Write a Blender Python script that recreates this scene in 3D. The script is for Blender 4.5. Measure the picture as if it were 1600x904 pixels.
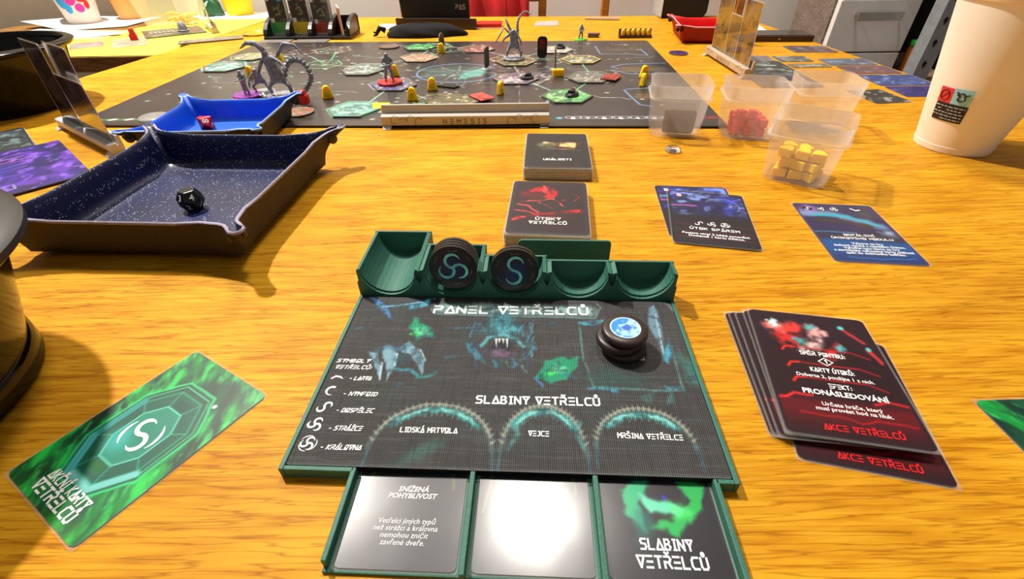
import bpy, bmesh, math, random
import numpy as np
from mathutils import Vector, Matrix
random.seed(7); RNG = np.random.default_rng(7)
S = bpy.context.scene
C = S.collection
for o in list(bpy.data.objects): bpy.data.objects.remove(o)
PI = math.pi
# ---------------------------------------------------------------- camera
FPX, PITCH, ROLL, CAMH = 725.7, .66744, -.014413, .19255
cam = bpy.data.cameras.new('camera'); camo = bpy.data.objects.new('camera', cam); C.objects.link(camo)
cam.sensor_fit = 'HORIZONTAL'; cam.sensor_width = 36.0; cam.lens = 36.0*FPX/1600.0
cam.clip_start = .005; cam.clip_end = 50
_F = Vector((0, math.cos(PITCH), -math.sin(PITCH))); _U = Vector((0, math.sin(PITCH), math.cos(PITCH))); _R = Vector((1, 0, 0))
_cx = _R*math.cos(ROLL)+_U*math.sin(ROLL); _cy = -_R*math.sin(ROLL)+_U*math.cos(ROLL)
camo.matrix_world = Matrix(((_cx.x, _cy.x, -_F.x, 0), (_cx.y, _cy.y, -_F.y, 0), (_cx.z, _cy.z, -_F.z, CAMH), (0, 0, 0, 1)))
S.camera = camo
# ---------------------------------------------------------------- world, lamps, exposure
w = bpy.data.worlds.new('room_light'); S.world = w; w.use_nodes = True
w.node_tree.nodes['Background'].inputs[0].default_value = (1.0, .93, .84, 1)
w.node_tree.nodes['Background'].inputs[1].default_value = .17
def lamp(name, loc, size, power, col=(1, .93, .84)):
    l = bpy.data.lights.new(name, 'AREA'); l.shape = 'DISK'; l.size = size; l.energy = power; l.color = col
    o = bpy.data.objects.new(name, l); C.objects.link(o); o.location = loc; return o
lamp('ceiling_lamp_main', (.08, 1.06, 2.0), .33, 21)
lamp('ceiling_lamp_second', (-1.06, 1.34, 2.0), .10, 84)
vs = S.view_settings
vs.view_transform = 'Standard'; vs.look = 'None'; vs.gamma = 1; vs.exposure = .24; vs.use_curve_mapping = False

# ================================================================ helpers
def lin(c):
    c = np.asarray(c, float)/255.0
    return np.where(c <= .04045, c/12.92, ((c+.055)/1.055)**2.4)
def lin4(c): return tuple(float(v) for v in lin(c))+(1.0,)
def ray(x, y):
    a = (x-800)/FPX; b = -(y-452)/FPX
    return _F+_cx*a+_cy*b
def at(x, y, z=0.0):                     # the point of the horizontal plane z seen at a pixel
    d = ray(x, y); t = (CAMH-z)/-d.z
    return Vector((d.x*t, d.y*t, z))
def atY(x, y, Y):                        # the point of the vertical plane Y seen at a pixel
    d = ray(x, y); t = Y/d.y
    return Vector((d.x*t, Y, CAMH+d.z*t))
class Frame:
    def __init__(s, x, y, rot, z=0): s.x, s.y, s.r, s.z = x, y, rot, z
    def px(s, x, y, z=None):
        p = at(x, y, s.z if z is None else z); dx, dy = p.x-s.x, p.y-s.y; c, n = math.cos(s.r), math.sin(s.r)
        return (c*dx+n*dy, -n*dx+c*dy)
    def w(s, u, v, z=0): c, n = math.cos(s.r), math.sin(s.r); return Vector((s.x+c*u-n*v, s.y+n*u+c*v, z))
def pose(q, z):                          # centre and turn of a flat rectangle from its four corners TL TR BR BL
    P = [at(*p, z) for p in q]; c = sum(P, Vector())/4
    e = (P[1]-P[0])+(P[2]-P[3]); f = (P[0]-P[3])+(P[1]-P[2])
    a = math.atan2(e.y, e.x); b = math.atan2(f.y, f.x)-PI/2
    return c.x, c.y, (a+math.atan2(math.sin(b), math.cos(b)))/2

# ---- materials
MATS = {}
def mat(name, rgb, rough=.5, spec=.5, metal=0., coat=0., coat_r=.1, trans=0., alpha=1., var=.08, vscale=60., bump=0., bscale=400., sub=0., ior=1.45, sheen=0., stretch=None):
    if name in MATS: return MATS[name]
    m = bpy.data.materials.new(name); m.use_nodes = True; nt = m.node_tree; n = nt.nodes; L = nt.links
    p = n['Principled BSDF']; col = lin4(rgb)
    tc = n.new('ShaderNodeTexCoord'); src = tc.outputs['Object']
    if stretch:
        mp = n.new('ShaderNodeMapping'); mp.inputs['Scale'].default_value = stretch; L.new(src, mp.inputs[0]); src = mp.outputs[0]
    nz = n.new('ShaderNodeTexNoise'); nz.inputs['Scale'].default_value = vscale; nz.inputs['Detail'].default_value = 3; L.new(src, nz.inputs['Vector'])
    r = n.new('ShaderNodeValToRGB'); r.color_ramp.elements[0].position = .3; r.color_ramp.elements[1].position = .7
    r.color_ramp.elements[0].color = tuple(v*(1-var) for v in col[:3])+(1,); r.color_ramp.elements[1].color = tuple(min(1, v*(1+var)) for v in col[:3])+(1,)
    L.new(nz.outputs['Fac'], r.inputs[0]); L.new(r.outputs[0], p.inputs['Base Color'])
    p.inputs['Roughness'].default_value = rough; p.inputs['Specular IOR Level'].default_value = spec; p.inputs['Metallic'].default_value = metal
    p.inputs['Coat Weight'].default_value = coat; p.inputs['Coat Roughness'].default_value = coat_r
    p.inputs['Transmission Weight'].default_value = trans; p.inputs['IOR'].default_value = ior; p.inputs['Sheen Weight'].default_value = sheen
    if sub: p.inputs['Subsurface Weight'].default_value = sub; p.inputs['Subsurface Scale'].default_value = .009
    if alpha < 1: p.inputs['Alpha'].default_value = alpha
    if bump:
        b = n.new('ShaderNodeBump'); nb = n.new('ShaderNodeTexNoise'); nb.inputs['Scale'].default_value = bscale
        L.new(src, nb.inputs['Vector']); L.new(nb.outputs['Fac'], b.inputs['Height']); b.inputs['Strength'].default_value = bump; b.inputs['Distance'].default_value = .001
        L.new(b.outputs[0], p.inputs['Normal'])
    MATS[name] = m; return m
def artmat(name, rough=.4, coat=0., coat_r=.08, spec=.5, bump=0., bscale=600., wave=0.):
    if name in MATS: return MATS[name]
    m = bpy.data.materials.new(name); m.use_nodes = True; nt = m.node_tree; n = nt.nodes; L = nt.links; p = n['Principled BSDF']
    a = n.new('ShaderNodeVertexColor'); a.layer_name = 'print'; L.new(a.outputs[0], p.inputs['Base Color'])
    p.inputs['Roughness'].default_value = rough; p.inputs['Specular IOR Level'].default_value = spec
    p.inputs['Coat Weight'].default_value = coat; p.inputs['Coat Roughness'].default_value = coat_r
    tc = n.new('ShaderNodeTexCoord')
    if bump:                                # linen embossing: crossed fine threads
        b = n.new('ShaderNodeBump'); b.inputs['Strength'].default_value = bump; b.inputs['Distance'].default_value = .0004
        o = []
        for ax in ('X', 'Y'):
            wv = n.new('ShaderNodeTexWave'); wv.bands_direction = ax; wv.inputs['Scale'].default_value = bscale; wv.inputs['Distortion'].default_value = 1.2; wv.inputs['Detail Scale'].default_value = 2.
            L.new(tc.outputs['Object'], wv.inputs['Vector']); o.append(wv)
        ad = n.new('ShaderNodeMath'); ad.operation = 'ADD'; L.new(o[0].outputs['Fac'], ad.inputs[0]); L.new(o[1].outputs['Fac'], ad.inputs[1])
        L.new(ad.outputs[0], b.inputs['Height']); L.new(b.outputs[0], p.inputs['Normal'])
    if wave:
        b = n.new('ShaderNodeBump'); b.inputs['Strength'].default_value = wave; b.inputs['Distance'].default_value = .002
        nz = n.new('ShaderNodeTexNoise'); nz.inputs['Scale'].default_value = 28; nz.inputs['Detail'].default_value = 1.5
        L.new(tc.outputs['Object'], nz.inputs['Vector']); L.new(nz.outputs['Fac'], b.inputs['Height']); L.new(b.outputs[0], p.inputs['Coat Normal']); L.new(b.outputs[0], p.inputs['Normal'])
    MATS[name] = m; return m
def clear(name, rgb=(240, 240, 240), fac=.3, rough=.25, trl=.5):      # milky plastic: part see-through, part scattering
    if name in MATS: return MATS[name]
    m = bpy.data.materials.new(name); m.use_nodes = True; nt = m.node_tree; n = nt.nodes; L = nt.links; p = n['Principled BSDF']; out = n['Material Output']
    c = lin4(rgb); p.inputs['Base Color'].default_value = c; p.inputs['Roughness'].default_value = rough
    t = n.new('ShaderNodeBsdfTransparent'); tl = n.new('ShaderNodeBsdfTranslucent'); tl.inputs[0].default_value = c
    nz = n.new('ShaderNodeTexNoise'); nz.inputs['Scale'].default_value = 90; tc = n.new('ShaderNodeTexCoord'); L.new(tc.outputs['Object'], nz.inputs['Vector'])
    mr = n.new('ShaderNodeMapRange'); mr.inputs[3].default_value = fac*.8; mr.inputs[4].default_value = fac*1.2; L.new(nz.outputs['Fac'], mr.inputs[0])
    a = n.new('ShaderNodeMixShader'); a.inputs[0].default_value = trl; L.new(p.outputs[0], a.inputs[1]); L.new(tl.outputs[0], a.inputs[2])
    x = n.new('ShaderNodeMixShader'); L.new(mr.outputs[0], x.inputs[0]); L.new(t.outputs[0], x.inputs[1]); L.new(a.outputs[0], x.inputs[2]); L.new(x.outputs[0], out.inputs['Surface'])
    MATS[name] = m; return m

# ---- objects
def tag(o, label, cat, group=None, kind=None):
    if label: o['label'] = label
    if cat: o['category'] = cat
    if group: o['group'] = group
    if kind: o['kind'] = kind
    return o
def thing(name, label, cat, loc=(0, 0, 0), rz=0, group=None, rot=None):
    o = bpy.data.objects.new(name, None); C.objects.link(o); o.empty_display_size = .01
    o.location = loc; o.rotation_euler = rot if rot else (0, 0, rz)
    return tag(o, label, cat, group)
def copy_tree(o, parent=None):
    c = o.copy(); C.objects.link(c); c.parent = parent
    for ch in list(o.children): copy_tree(ch, c)
    return c
def link(name, me, m, parent=None, smooth=False):
    o = bpy.data.objects.new(name, me); C.objects.link(o)
    if m is not None: me.materials.append(m) if not isinstance(m, (list, tuple)) else [me.materials.append(k) for k in m]
    if parent is not None: o.parent = parent
    if smooth: me.polygons.foreach_set('use_smooth', [True]*len(me.polygons))
    return o
def bev(o, w=.0008, seg=2):
    b = o.modifiers.new('bevel', 'BEVEL'); b.width = w; b.segments = seg; b.limit_method = 'ANGLE'; b.angle_limit = .6; return o
class MB:
    def __init__(s): s.v = []; s.f = []
    def add(s, vs, fs):
        k = len(s.v); s.v += [tuple(p) for p in vs]; s.f += [tuple(i+k for i in f) for f in fs]; return s
    def box(s, x0, x1, y0, y1, z0, z1, M=None):
        vs = [Vector(p) for p in ((x0, y0, z0), (x1, y0, z0), (x1, y1, z0), (x0, y1, z0), (x0, y0, z1), (x1, y0, z1), (x1, y1, z1), (x0, y1, z1))]
        if M is not None: vs = [M @ p for p in vs]
        return s.add(vs, [(3, 2, 1, 0), (4, 5, 6, 7), (0, 1, 5, 4), (1, 2, 6, 5), (2, 3, 7, 6), (3, 0, 4, 7)])
    def prism(s, poly, z0, z1, M=None):                     # poly counter-clockwise in xy
        n = len(poly); vs = [Vector((p[0], p[1], z)) for z in (z0, z1) for p in poly]
        if M is not None: vs = [M @ p for p in vs]
        return s.add(vs, [tuple(range(n-1, -1, -1)), tuple(range(n, 2*n))]+[(i, (i+1) % n, n+(i+1) % n, n+i) for i in range(n)])
    def lathe(s, prof, seg=40, M=None, cap0=True, cap1=True):
        vs = []
        for r, z in prof:
            for k in range(seg):
                a = 2*PI*k/seg; p = Vector((r*math.cos(a), r*math.sin(a), z)); vs.append(M @ p if M is not None else p)
        n = len(prof); fs = [(i*seg+k, i*seg+(k+1) % seg, (i+1)*seg+(k+1) % seg, (i+1)*seg+k) for i in range(n-1) for k in range(seg)]
        if cap0: fs.append(tuple(range(seg-1, -1, -1)))
        if cap1: fs.append(tuple((n-1)*seg+k for k in range(seg)))
        return s.add(vs, fs)
    def tube(s, pts, rad, seg=8, flat=1.0):
        pts = [Vector(p) for p in pts]; n = len(pts); rad = rad if isinstance(rad, (list, tuple)) else [rad]*n; vs = []
        up = Vector((0.13, .21, 1)).normalized()
        for i, p in enumerate(pts):
            t = (pts[min(i+1, n-1)]-pts[max(i-1, 0)]).normalized()
            a = t.cross(up);  a = a.normalized() if a.length > 1e-6 else Vector((1, 0, 0)); b = a.cross(t)
            for k in range(seg):
                q = 2*PI*k/seg; vs.append(p+a*(rad[i]*math.cos(q))+b*(rad[i]*flat*math.sin(q)))
        fs = [(i*seg+k, i*seg+(k+1) % seg, (i+1)*seg+(k+1) % seg, (i+1)*seg+k) for i in range(n-1) for k in range(seg)]
        fs += [tuple(range(seg-1, -1, -1)), tuple((n-1)*seg+k for k in range(seg))]
        return s.add(vs, fs)
    def loft(s, rings, cap0=True, cap1=True):
        n = len(rings[0]); vs = [p for r in rings for p in r]
        fs = [(i*n+k, i*n+(k+1) % n, (i+1)*n+(k+1) % n, (i+1)*n+k) for i in range(len(rings)-1) for k in range(n)]
        if cap0: fs.append(tuple(range(n-1, -1, -1)))
        if cap1: fs.append(tuple((len(rings)-1)*n+k for k in range(n)))
        return s.add(vs, fs)
    def sphere(s, c, r, seg=16, rings=8, M=None):
        prof = [(max(1e-5, math.sin(PI*i/rings)), -math.cos(PI*i/rings)) for i in range(rings+1)]
        r = r if isinstance(r, (tuple, list)) else (r, r, r)
        T = Matrix.Translation(c) @ Matrix.Diagonal((r[0], r[1], r[2], 1)); return s.lathe(prof, seg, (M @ T) if M is not None else T)
    def mesh(s, name='mesh'):
        me = bpy.data.meshes.new(name); me.from_pydata(s.v, [], s.f); me.update(); return me
    def build(s, name, m, parent=None, smooth=False, auto=None):
        o = link(name, s.mesh(name), m, parent, smooth or auto is not None)
        if auto is not None:
            o.data.polygons.foreach_set('use_smooth', [True]*len(o.data.polygons)); o.data.set_sharp_from_angle(angle=auto)
        return o
def rrect(w, h, r, n=5, cx=0, cy=0):
    P = []
    for sx, sy, a0 in ((1, -1, -PI/2), (1, 1, 0), (-1, 1, PI/2), (-1, -1, PI)):
        for k in range(n+1):
            a = a0+PI/2*k/n; P.append((cx+sx*(w/2-r)+r*math.cos(a), cy+sy*(h/2-r)+r*math.sin(a)))
    return P
def skin(name, V, E, R, m, parent, sub=1):
    me = bpy.data.meshes.new(name); me.from_pydata(V, E, []); me.update()
    o = link(name, me, m, parent); k = o.modifiers.new('skin', 'SKIN'); k.use_smooth_shade = True
    for i, r in enumerate(R):
        sv = me.skin_vertices[0].data[i]; sv.radius = (r, r) if not isinstance(r, tuple) else r; sv.use_root = (i == 0)
    if sub: s = o.modifiers.new('sub', 'SUBSURF'); s.levels = sub; s.render_levels = sub
    return o

# ---- painter for printed pictures (colours per vertex of a fine grid, mm from the centre of the print)
_T = RNG.random((256, 256))
def vnoise(x, y):
    xi = np.floor(x).astype(int); yi = np.floor(y).astype(int); fx = x-xi; fy = y-yi; fx = fx*fx*(3-2*fx); fy = fy*fy*(3-2*fy)
    g = lambda a, b: _T[a % 256, b % 256]
    return (g(xi, yi)*(1-fx)+g(xi+1, yi)*fx)*(1-fy)+(g(xi, yi+1)*(1-fx)+g(xi+1, yi+1)*fx)*fy
def fbm(x, y, o=4):
    s = 0; a = .5; t = 0
    for k in range(o): s = s+a*vnoise(x*2**k+17.3*k, y*2**k+5.1*k); t += a; a *= .5
    return s/t
def sm(a, b, x): t = np.clip((x-a)/(b-a+1e-9), 0, 1); return t*t*(3-2*t)
class Art:
    def __init__(s, w, h, nx, base, r=0.):
        ny = max(2, int(round(nx*h/w))); s.w, s.h, s.nx, s.ny, s.r = w, h, nx, ny, r
        u = np.linspace(-.5, .5, nx+1); v = np.linspace(-.5, .5, ny+1); U, V = np.meshgrid(u, v)
        Yv = V*h; hw = np.full_like(Yv, w/2)
        if r > 0:
            d = np.clip(np.abs(Yv)-(h/2-r), 0, r); hw = w/2-(r-np.sqrt(np.maximum(r*r-d*d, 0)))
        s.X = U*2*hw; s.Y = Yv; s.x = s.X*1000; s.y = s.Y*1000
        s.c = np.ones(s.x.shape+(3,))*np.asarray(base, float)/255
    def mix(s, m, c): m = np.clip(m, 0, 1)[..., None]; s.c = s.c*(1-m)+np.asarray(c, float)/255*m; return s
    def n(s, sc, o=4, ox=0, oy=0, ax=1.): return fbm(s.x/sc*ax+ox+40, s.y/sc+oy+40, o)
    def win(s, xs, ys, pad):                 # the rows and columns of the grid that a mark can touch
        W, H = s.w*1000, s.h*1000; i0 = int((min(xs)-pad)/W*s.nx+s.nx/2)-2; i1 = int((max(xs)+pad)/W*s.nx+s.nx/2)+3; j0 = int((min(ys)-pad)/H*s.ny+s.ny/2)-2; j1 = int((max(ys)+pad)/H*s.ny+s.ny/2)+3
        if s.r > .004: i0, i1 = 0, s.nx+1
        return slice(max(0, j0), max(0, min(s.ny+1, j1))), slice(max(0, i0), max(0, min(s.nx+1, i1)))
    def put(s, k, m, c): m = np.clip(m, 0, 1)[..., None]; s.c[k] = s.c[k]*(1-m)+np.asarray(c, float)/255*m; return s
    def blob(s, cx, cy, rx, ry, c, a=1., soft=.5, rot=0., rough=0.):
        R = max(rx, ry)*(1.3+1.2*rough); k = s.win((cx,), (cy,), R); x, y = s.x[k], s.y[k]
        if x.size == 0: return s
        dx, dy = x-cx, y-cy; co, si = math.cos(rot), math.sin(rot); X, Y = co*dx+si*dy, -si*dx+co*dy
        d = np.sqrt((X/rx)**2+(Y/ry)**2)
        if rough: sc = max(rx, ry)*.5; d = d+rough*(fbm(x/sc+cx*.37+40, y/sc+cy*.71+40, 4)-.5)*2
        return s.put(k, a*(1-sm(1-soft, 1+soft*.3, d)), c)
    def poly(s, P, c, a=1., soft=.3, rough=0., rs=6.):
        k = s.win([p[0] for p in P], [p[1] for p in P], soft+rough+.5); x, y = s.x[k], s.y[k]
        if x.size == 0: return s
        n = len(P); ins = np.zeros(x.shape, bool); dm = np.full(x.shape, 1e9)
        if rough: x, y = x+rough*(fbm(x/rs+43, y/rs+40, 3)-.5)*2, y+rough*(fbm(x/rs+49, y/rs+40, 3)-.5)*2
        for i in range(n):
            (x0, y0), (x1, y1) = P[i], P[(i+1) % n]
            if y0 != y1: ins ^= ((y0 > y) != (y1 > y)) & (x < (x1-x0)*(y-y0)/(y1-y0)+x0)
            L2 = (x1-x0)**2+(y1-y0)**2+1e-12; t = np.clip(((x-x0)*(x1-x0)+(y-y0)*(y1-y0))/L2, 0, 1)
            dm = np.minimum(dm, np.hypot(x-x0-t*(x1-x0), y-y0-t*(y1-y0)))
        return s.put(k, a*sm(-soft, soft, np.where(ins, dm, -dm)), c)
    def line(s, P, wd, c, a=1., soft=.3, rough=0., rs=6., taper=False):
        k = s.win([p[0] for p in P], [p[1] for p in P], wd/2+soft+rough+.5); x, y = s.x[k], s.y[k]
        if x.size == 0: return s
        dm = np.full(x.shape, 1e9)
        if rough: x, y = x+rough*(fbm(x/rs+53, y/rs+40, 3)-.5)*2, y+rough*(fbm(x/rs+59, y/rs+40, 3)-.5)*2
        n = len(P)-1
        for i in range(n):
            (x0, y0), (x1, y1) = P[i], P[i+1]
            L2 = (x1-x0)**2+(y1-y0)**2+1e-12; t = np.clip(((x-x0)*(x1-x0)+(y-y0)*(y1-y0))/L2, 0, 1)
            d = np.hypot(x-x0-t*(x1-x0), y-y0-t*(y1-y0))
            if taper: d = d+wd/2*((i+t)/n)
            dm = np.minimum(dm, d)
        return s.put(k, a*(1-sm(wd/2-soft, wd/2+soft, dm)), c)
def plate(name, art, t, m, parent=None, edge=(30, 28, 30), curl=None):
    ny, nx = art.x.shape; N = ny*nx
    idx = np.arange(N).reshape(ny, nx)
    Z = np.full(N, t) if curl is None else t+curl(art.X, art.Y).ravel()
    V = np.stack([art.X.ravel(), art.Y.ravel(), Z], 1)
    Q = np.stack([idx[:-1, :-1], idx[:-1, 1:], idx[1:, 1:], idx[1:, :-1]], -1).reshape(-1, 4)
    loop = np.concatenate([idx[0, :], idx[1:, -1], idx[-1, -2::-1], idx[-2:0:-1, 0]]); k = len(loop)
    B = V[loop].copy(); B2 = B.copy(); B2[:, 2] -= t
    V = np.concatenate([V, B, B2]); a = np.arange(k); b = (a+1) % k
    sides = np.stack([N+k+a, N+k+b, N+b, N+a], 1)
    col = np.concatenate([lin(art.c.reshape(-1, 3)*255), np.tile(lin(edge), (2*k, 1))]); col = np.concatenate([col, np.ones((len(col), 1))], 1)
    F = np.concatenate([Q, sides]); me = bpy.data.meshes.new(name)
    me.vertices.add(len(V)); me.vertices.foreach_set('co', V.astype(np.float32).ravel())
    nl = len(F)*4+k; me.loops.add(nl); me.loops.foreach_set('vertex_index', np.concatenate([F.ravel(), (N+k+a)[::-1]]).astype(np.int32))
    st = np.concatenate([np.arange(len(F))*4, [len(F)*4]]).astype(np.int32); me.polygons.add(len(st)); me.polygons.foreach_set('loop_start', st)
    me.update(calc_edges=True); me.validate()
    ca = me.color_attributes.new('print', 'FLOAT_COLOR', 'POINT'); ca.data.foreach_set('color', col.astype(np.float32).ravel())
    return link(name, me, m, parent)

# ---- lettering: a stroke face for the display lettering, the built-in face for running text
def arc(cx, cy, r, a0, a1, n=8, ry=None): return [(cx+r*math.cos(math.radians(a0+(a1-a0)*k/n)), cy+(ry or r)*math.sin(math.radians(a0+(a1-a0)*k/n))) for k in range(n+1)]
G = {
 'A': [[(0, 0), (.5, 1), (1, 0), (0, 0)]], 'V': [[(0, 1), (.5, 0), (1, 1), (0, 1)]], 'E': [[(0, 0), (.85, 0)], [(.12, .5), (.85, .5)], [(0, 1), (.85, 1)]],
 'P': [[(0, 0), (0, .55)], [(0, 1), (.7, 1), (.9, .8), (.7, .5), (.25, .5)]], 'N': [[(0, 0), (0, 1), (.9, 0), (.9, 1)]], 'L': [[(0, 1), (0, 0), (.8, 0)]],
 'T': [[(0, 1), (.9, 1)], [(.45, .95), (.45, 0)]], 'R': [[(0, 0), (0, .55)], [(0, 1), (.7, 1), (.88, .78), (.7, .5), (.2, .5)], [(.5, .5), (.9, 0)]],
 'C': [[(.9, 1), (.2, 1), (0, .75), (0, .25), (.2, 0), (.9, 0)]], 'U': [[(0, 1), (0, .2), (.2, 0), (.7, 0), (.9, .2), (.9, 1)]], 'S': [[(.85, 1), (.15, 1), (0, .8), (.15, .55), (.75, .5), (.88, .25), (.7, 0), (0, 0)]],
 'B': [[(.05, 0), (.05, 1), (.65, 1), (.8, .78), (.62, .52), (.05, .52)], [(.62, .52), (.9, .28), (.7, 0), (.05, 0)]], 'I': [[(.1, 0), (.5, 0)], [(.3, 0), (.3, 1)], [(.1, 1), (.5, 1)]],
 'Y': [[(0, 1), (.5, .42), (1, 1), (0, 1)], [(.5, .42), (.5, 0)]], 'D': [[(0, 0), (0, 1), (.6, 1), (.9, .7), (.9, .3), (.6, 0), (0, 0)]], 'K': [[(0, 0), (0, 1)], [(.85, 1), (.1, .5), (.85, 0)]],
 'M': [[(0, 0), (0, 1), (.5, .45), (1, 1), (1, 0)]], 'O': [[(.04, .26), (.04, 1), (.86, 1), (.86, .26), (.04, .26)], [(0, -.02), (.9, -.02)]], 'J': [[(.2, 1), (.6, 1), (.6, .2), (.45, 0), (.05, 0)]],
 'Z': [[(0, 1), (.85, 1), (0, 0), (.85, 0)]], 'F': [[(0, 0), (0, .5), (.7, .5)], [(0, 1), (.85, 1)]], 'H': [[(0, 0), (0, 1)], [(.85, 0), (.85, 1)], [(0, .5), (.85, .5)]],
 '-': [[(.1, .45), (.6, .45)]], ':': [[(.1, .1), (.25, .1)], [(.1, .6), (.25, .6)]], 'G': [[(.85, 1), (.2, 1), (0, .75), (0, .2), (.2, 0), (.85, 0), (.85, .45), (.5, .45)]],
 '8': [[(.1, 0), (.8, 0), (.8, 1), (.1, 1), (.1, 0)], [(.1, .5), (.8, .5)]], '7': [[(0, 1), (.85, 1), (.35, 0)]], '6': [[(.8, 1), (.1, 1), (.1, 0), (.8, 0), (.8, .5), (.1, .5)]],
 '5': [[(.8, 1), (.1, 1), (.1, .55), (.8, .5), (.8, 0), (.1, 0)]], '4': [[(.65, 0), (.65, 1), (0, .35), (.9, .35)]], '0': [[(.1, 0), (.8, 0), (.8, 1), (.1, 1), (.1, 0)]], '9': [[(.1, 0), (.8, 0), (.8, 1), (.1, 1), (.1, .5), (.8, .5)]],
 '1': [[(.2, .75), (.45, 1), (.45, 0)]], '2': [[(.05, 1), (.8, 1), (.8, .55), (.05, .45), (.05, 0), (.85, 0)]], '3': [[(.05, 1), (.8, 1), (.8, 0), (.05, 0)], [(.2, .5), (.8, .5)]]}
ACC = {'Ř': ('R', 'h'), 'Č': ('C', 'h'), 'Š': ('S', 'h'), 'Ž': ('Z', 'h'), 'Ě': ('E', 'h'), 'Á': ('A', 'a'), 'Í': ('I', 'a'), 'Ú': ('U', 'a'), 'Ů': ('U', 'r'), 'É': ('E', 'a')}
AW = {'I': .62, 'J': .75, ':': .4, '-': .75, '1': .6}
class Ink:                                   # flat marks joined into one mesh, lying on z
    def __init__(s): s.m = MB(); s.k = 0; s.parts = [s.m]
    def new(s): s.m = MB(); s.parts.append(s.m)
    def seg(s, p, q, w, z, ext=.5):
        p, q = Vector(p), Vector(q); d = q-p
        if d.length < 1e-9: return
        d.normalize(); n = Vector((-d.y, d.x))*w/2; e = d*w*ext
        s.k += 1; z = z+.000004*(s.k % 24); a = [p-e-n, q+e-n, q+e+n, p-e+n]; s.m.add([(v.x, v.y, z) for v in a], [(0, 1, 2, 3)])
    def stroke(s, P, w, z, ext=.4):
        for a, b in zip(P, P[1:]): s.seg(a, b, w, z, ext)
    def ribbon(s, P, ws, z):
        P = [Vector(p) for p in P]; n = len(P); vs = []; s.k += 1; z = z+.000004*(s.k % 24)
        for i, p in enumerate(P):
            d = (P[min(i+1, n-1)]-P[max(i-1, 0)]).normalized(); q = Vector((-d.y, d.x))*ws[i]/2; vs += [(p.x-q.x, p.y-q.y, z), (p.x+q.x, p.y+q.y, z)]
        s.m.add(vs, [(2*i, 2*i+2, 2*i+3, 2*i+1) for i in range(n-1)])
    def text(s, t, x, y, h, wd=None, weight=.17, z=0, align='c', slant=0., gap=.32, aspect=1., rot=0.):
        s.new(); cw = h*aspect; adv = []
        for ch in t:
            b = ACC.get(ch, (ch, ''))[0]; adv.append((.80 if ch == ' ' else AW.get(b, 1.0)+gap)*cw)
        tot = sum(adv)-gap*cw; sc = 1.
        if wd: sc = wd/tot; tot = wd
        X = -tot/2 if align == 'c' else 0
        co, si = math.cos(rot), math.sin(rot)
        for ch, ad in zip(t, adv):
            b, ac = ACC.get(ch, (ch, '')); gl = [list(k) for k in G.get(b, [])]
            if ac == 'h': gl.append([(.2, 1.38), (.45, 1.18), (.7, 1.38)])
            if ac == 'a': gl.append([(.35, 1.2), (.6, 1.42)] if b != 'I' else [(.25, 1.2), (.5, 1.42)])
            if ac == 'r': gl.append(arc(.45, 1.3, .16, 0, 360, 8))
            for P in gl:
                Q = [(X+p[0]*cw*sc+slant*p[1]*h, p[1]*h) for p in P]
                s.stroke([(x+co*a-si*b2, y+si*a+co*b2) for a, b2 in Q], weight*h, z)
            X += ad*sc
        s.new(); return s
    def build(s, name, m, parent):
        out = [b.build(name, m, parent) for b in s.parts if b.f]; return out if len(out) != 1 else out[0]
def letters(name, lines, size, m, parent, loc=(0, 0, 0), rot=(0, 0, 0), align='CENTER', width=None, shear=0., off=0.):
    cu = bpy.data.curves.new(name, 'FONT'); cu.body = lines; cu.size = size; cu.align_x = align; cu.align_y = 'CENTER'; cu.shear = shear; cu.space_line = .92; cu.resolution_u = 2; cu.offset = off
    t = bpy.data.objects.new('t', cu); C.objects.link(t); me = bpy.data.meshes.new_from_object(t.evaluated_get(bpy.context.evaluated_depsgraph_get())); bpy.data.objects.remove(t); bpy.data.curves.remove(cu)
    me.materials.clear(); o = link(name, me, m, parent); o.location = loc; o.rotation_euler = rot
    if width and len(me.vertices):
        xs = [v.co.x for v in me.vertices]; k = width/(max(xs)-min(xs)); o.scale = (k, k, 1)
    return o

# ---- common materials
INK = mat('white_ink', (245, 246, 244), .5, var=.02); INKC = mat('pale_cyan_ink', (205, 240, 240), .5, var=.04); INKR = mat('red_ink', (226, 22, 24), .5, var=.05); INKG = mat('grey_ink', (170, 170, 168), .5, var=.04); INKD = mat('dark_ink', (40, 32, 30), .6)
SLV = clear('card_sleeve', (236, 232, 228), .11, .12, .25); GREEN = mat('printed_green_plastic', (54, 110, 94), .55, var=.12, vscale=30, bump=.25, bscale=900, stretch=(1, 1, 6))
CARD = artmat('glossy_card_print', .42, .9, .09, wave=.02); CARDS = artmat('sleeved_card_print', .5, .18, .25, spec=.25, wave=.03); BOARDP = artmat('cardboard_print', .33, .12, .22); LINEN = artmat('linen_cardboard_print', .5, 0, bump=.5, bscale=330, spec=.35); TILEP = artmat('tile_print', .35, .15, .2)
DARKP = mat('black_plastic', (22, 21, 22), .35, var=.15); YEL = mat('yellow_plastic', (255, 214, 0), .42, var=.04, sub=.6); REDP = mat('red_plastic', (205, 12, 14), .3, var=.1); GREYP = mat('grey_figure_plastic', (142, 144, 152), .42, var=.5, vscale=260); CLEARP = clear('clear_plastic', (235, 235, 238), .28, .12, .2)  # figure grey mottled dark and pale, imitating shading contrast in its colour
EDGEW = mat('card_edge_white', (205, 200, 194), .6, var=.1, vscale=500)

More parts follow.
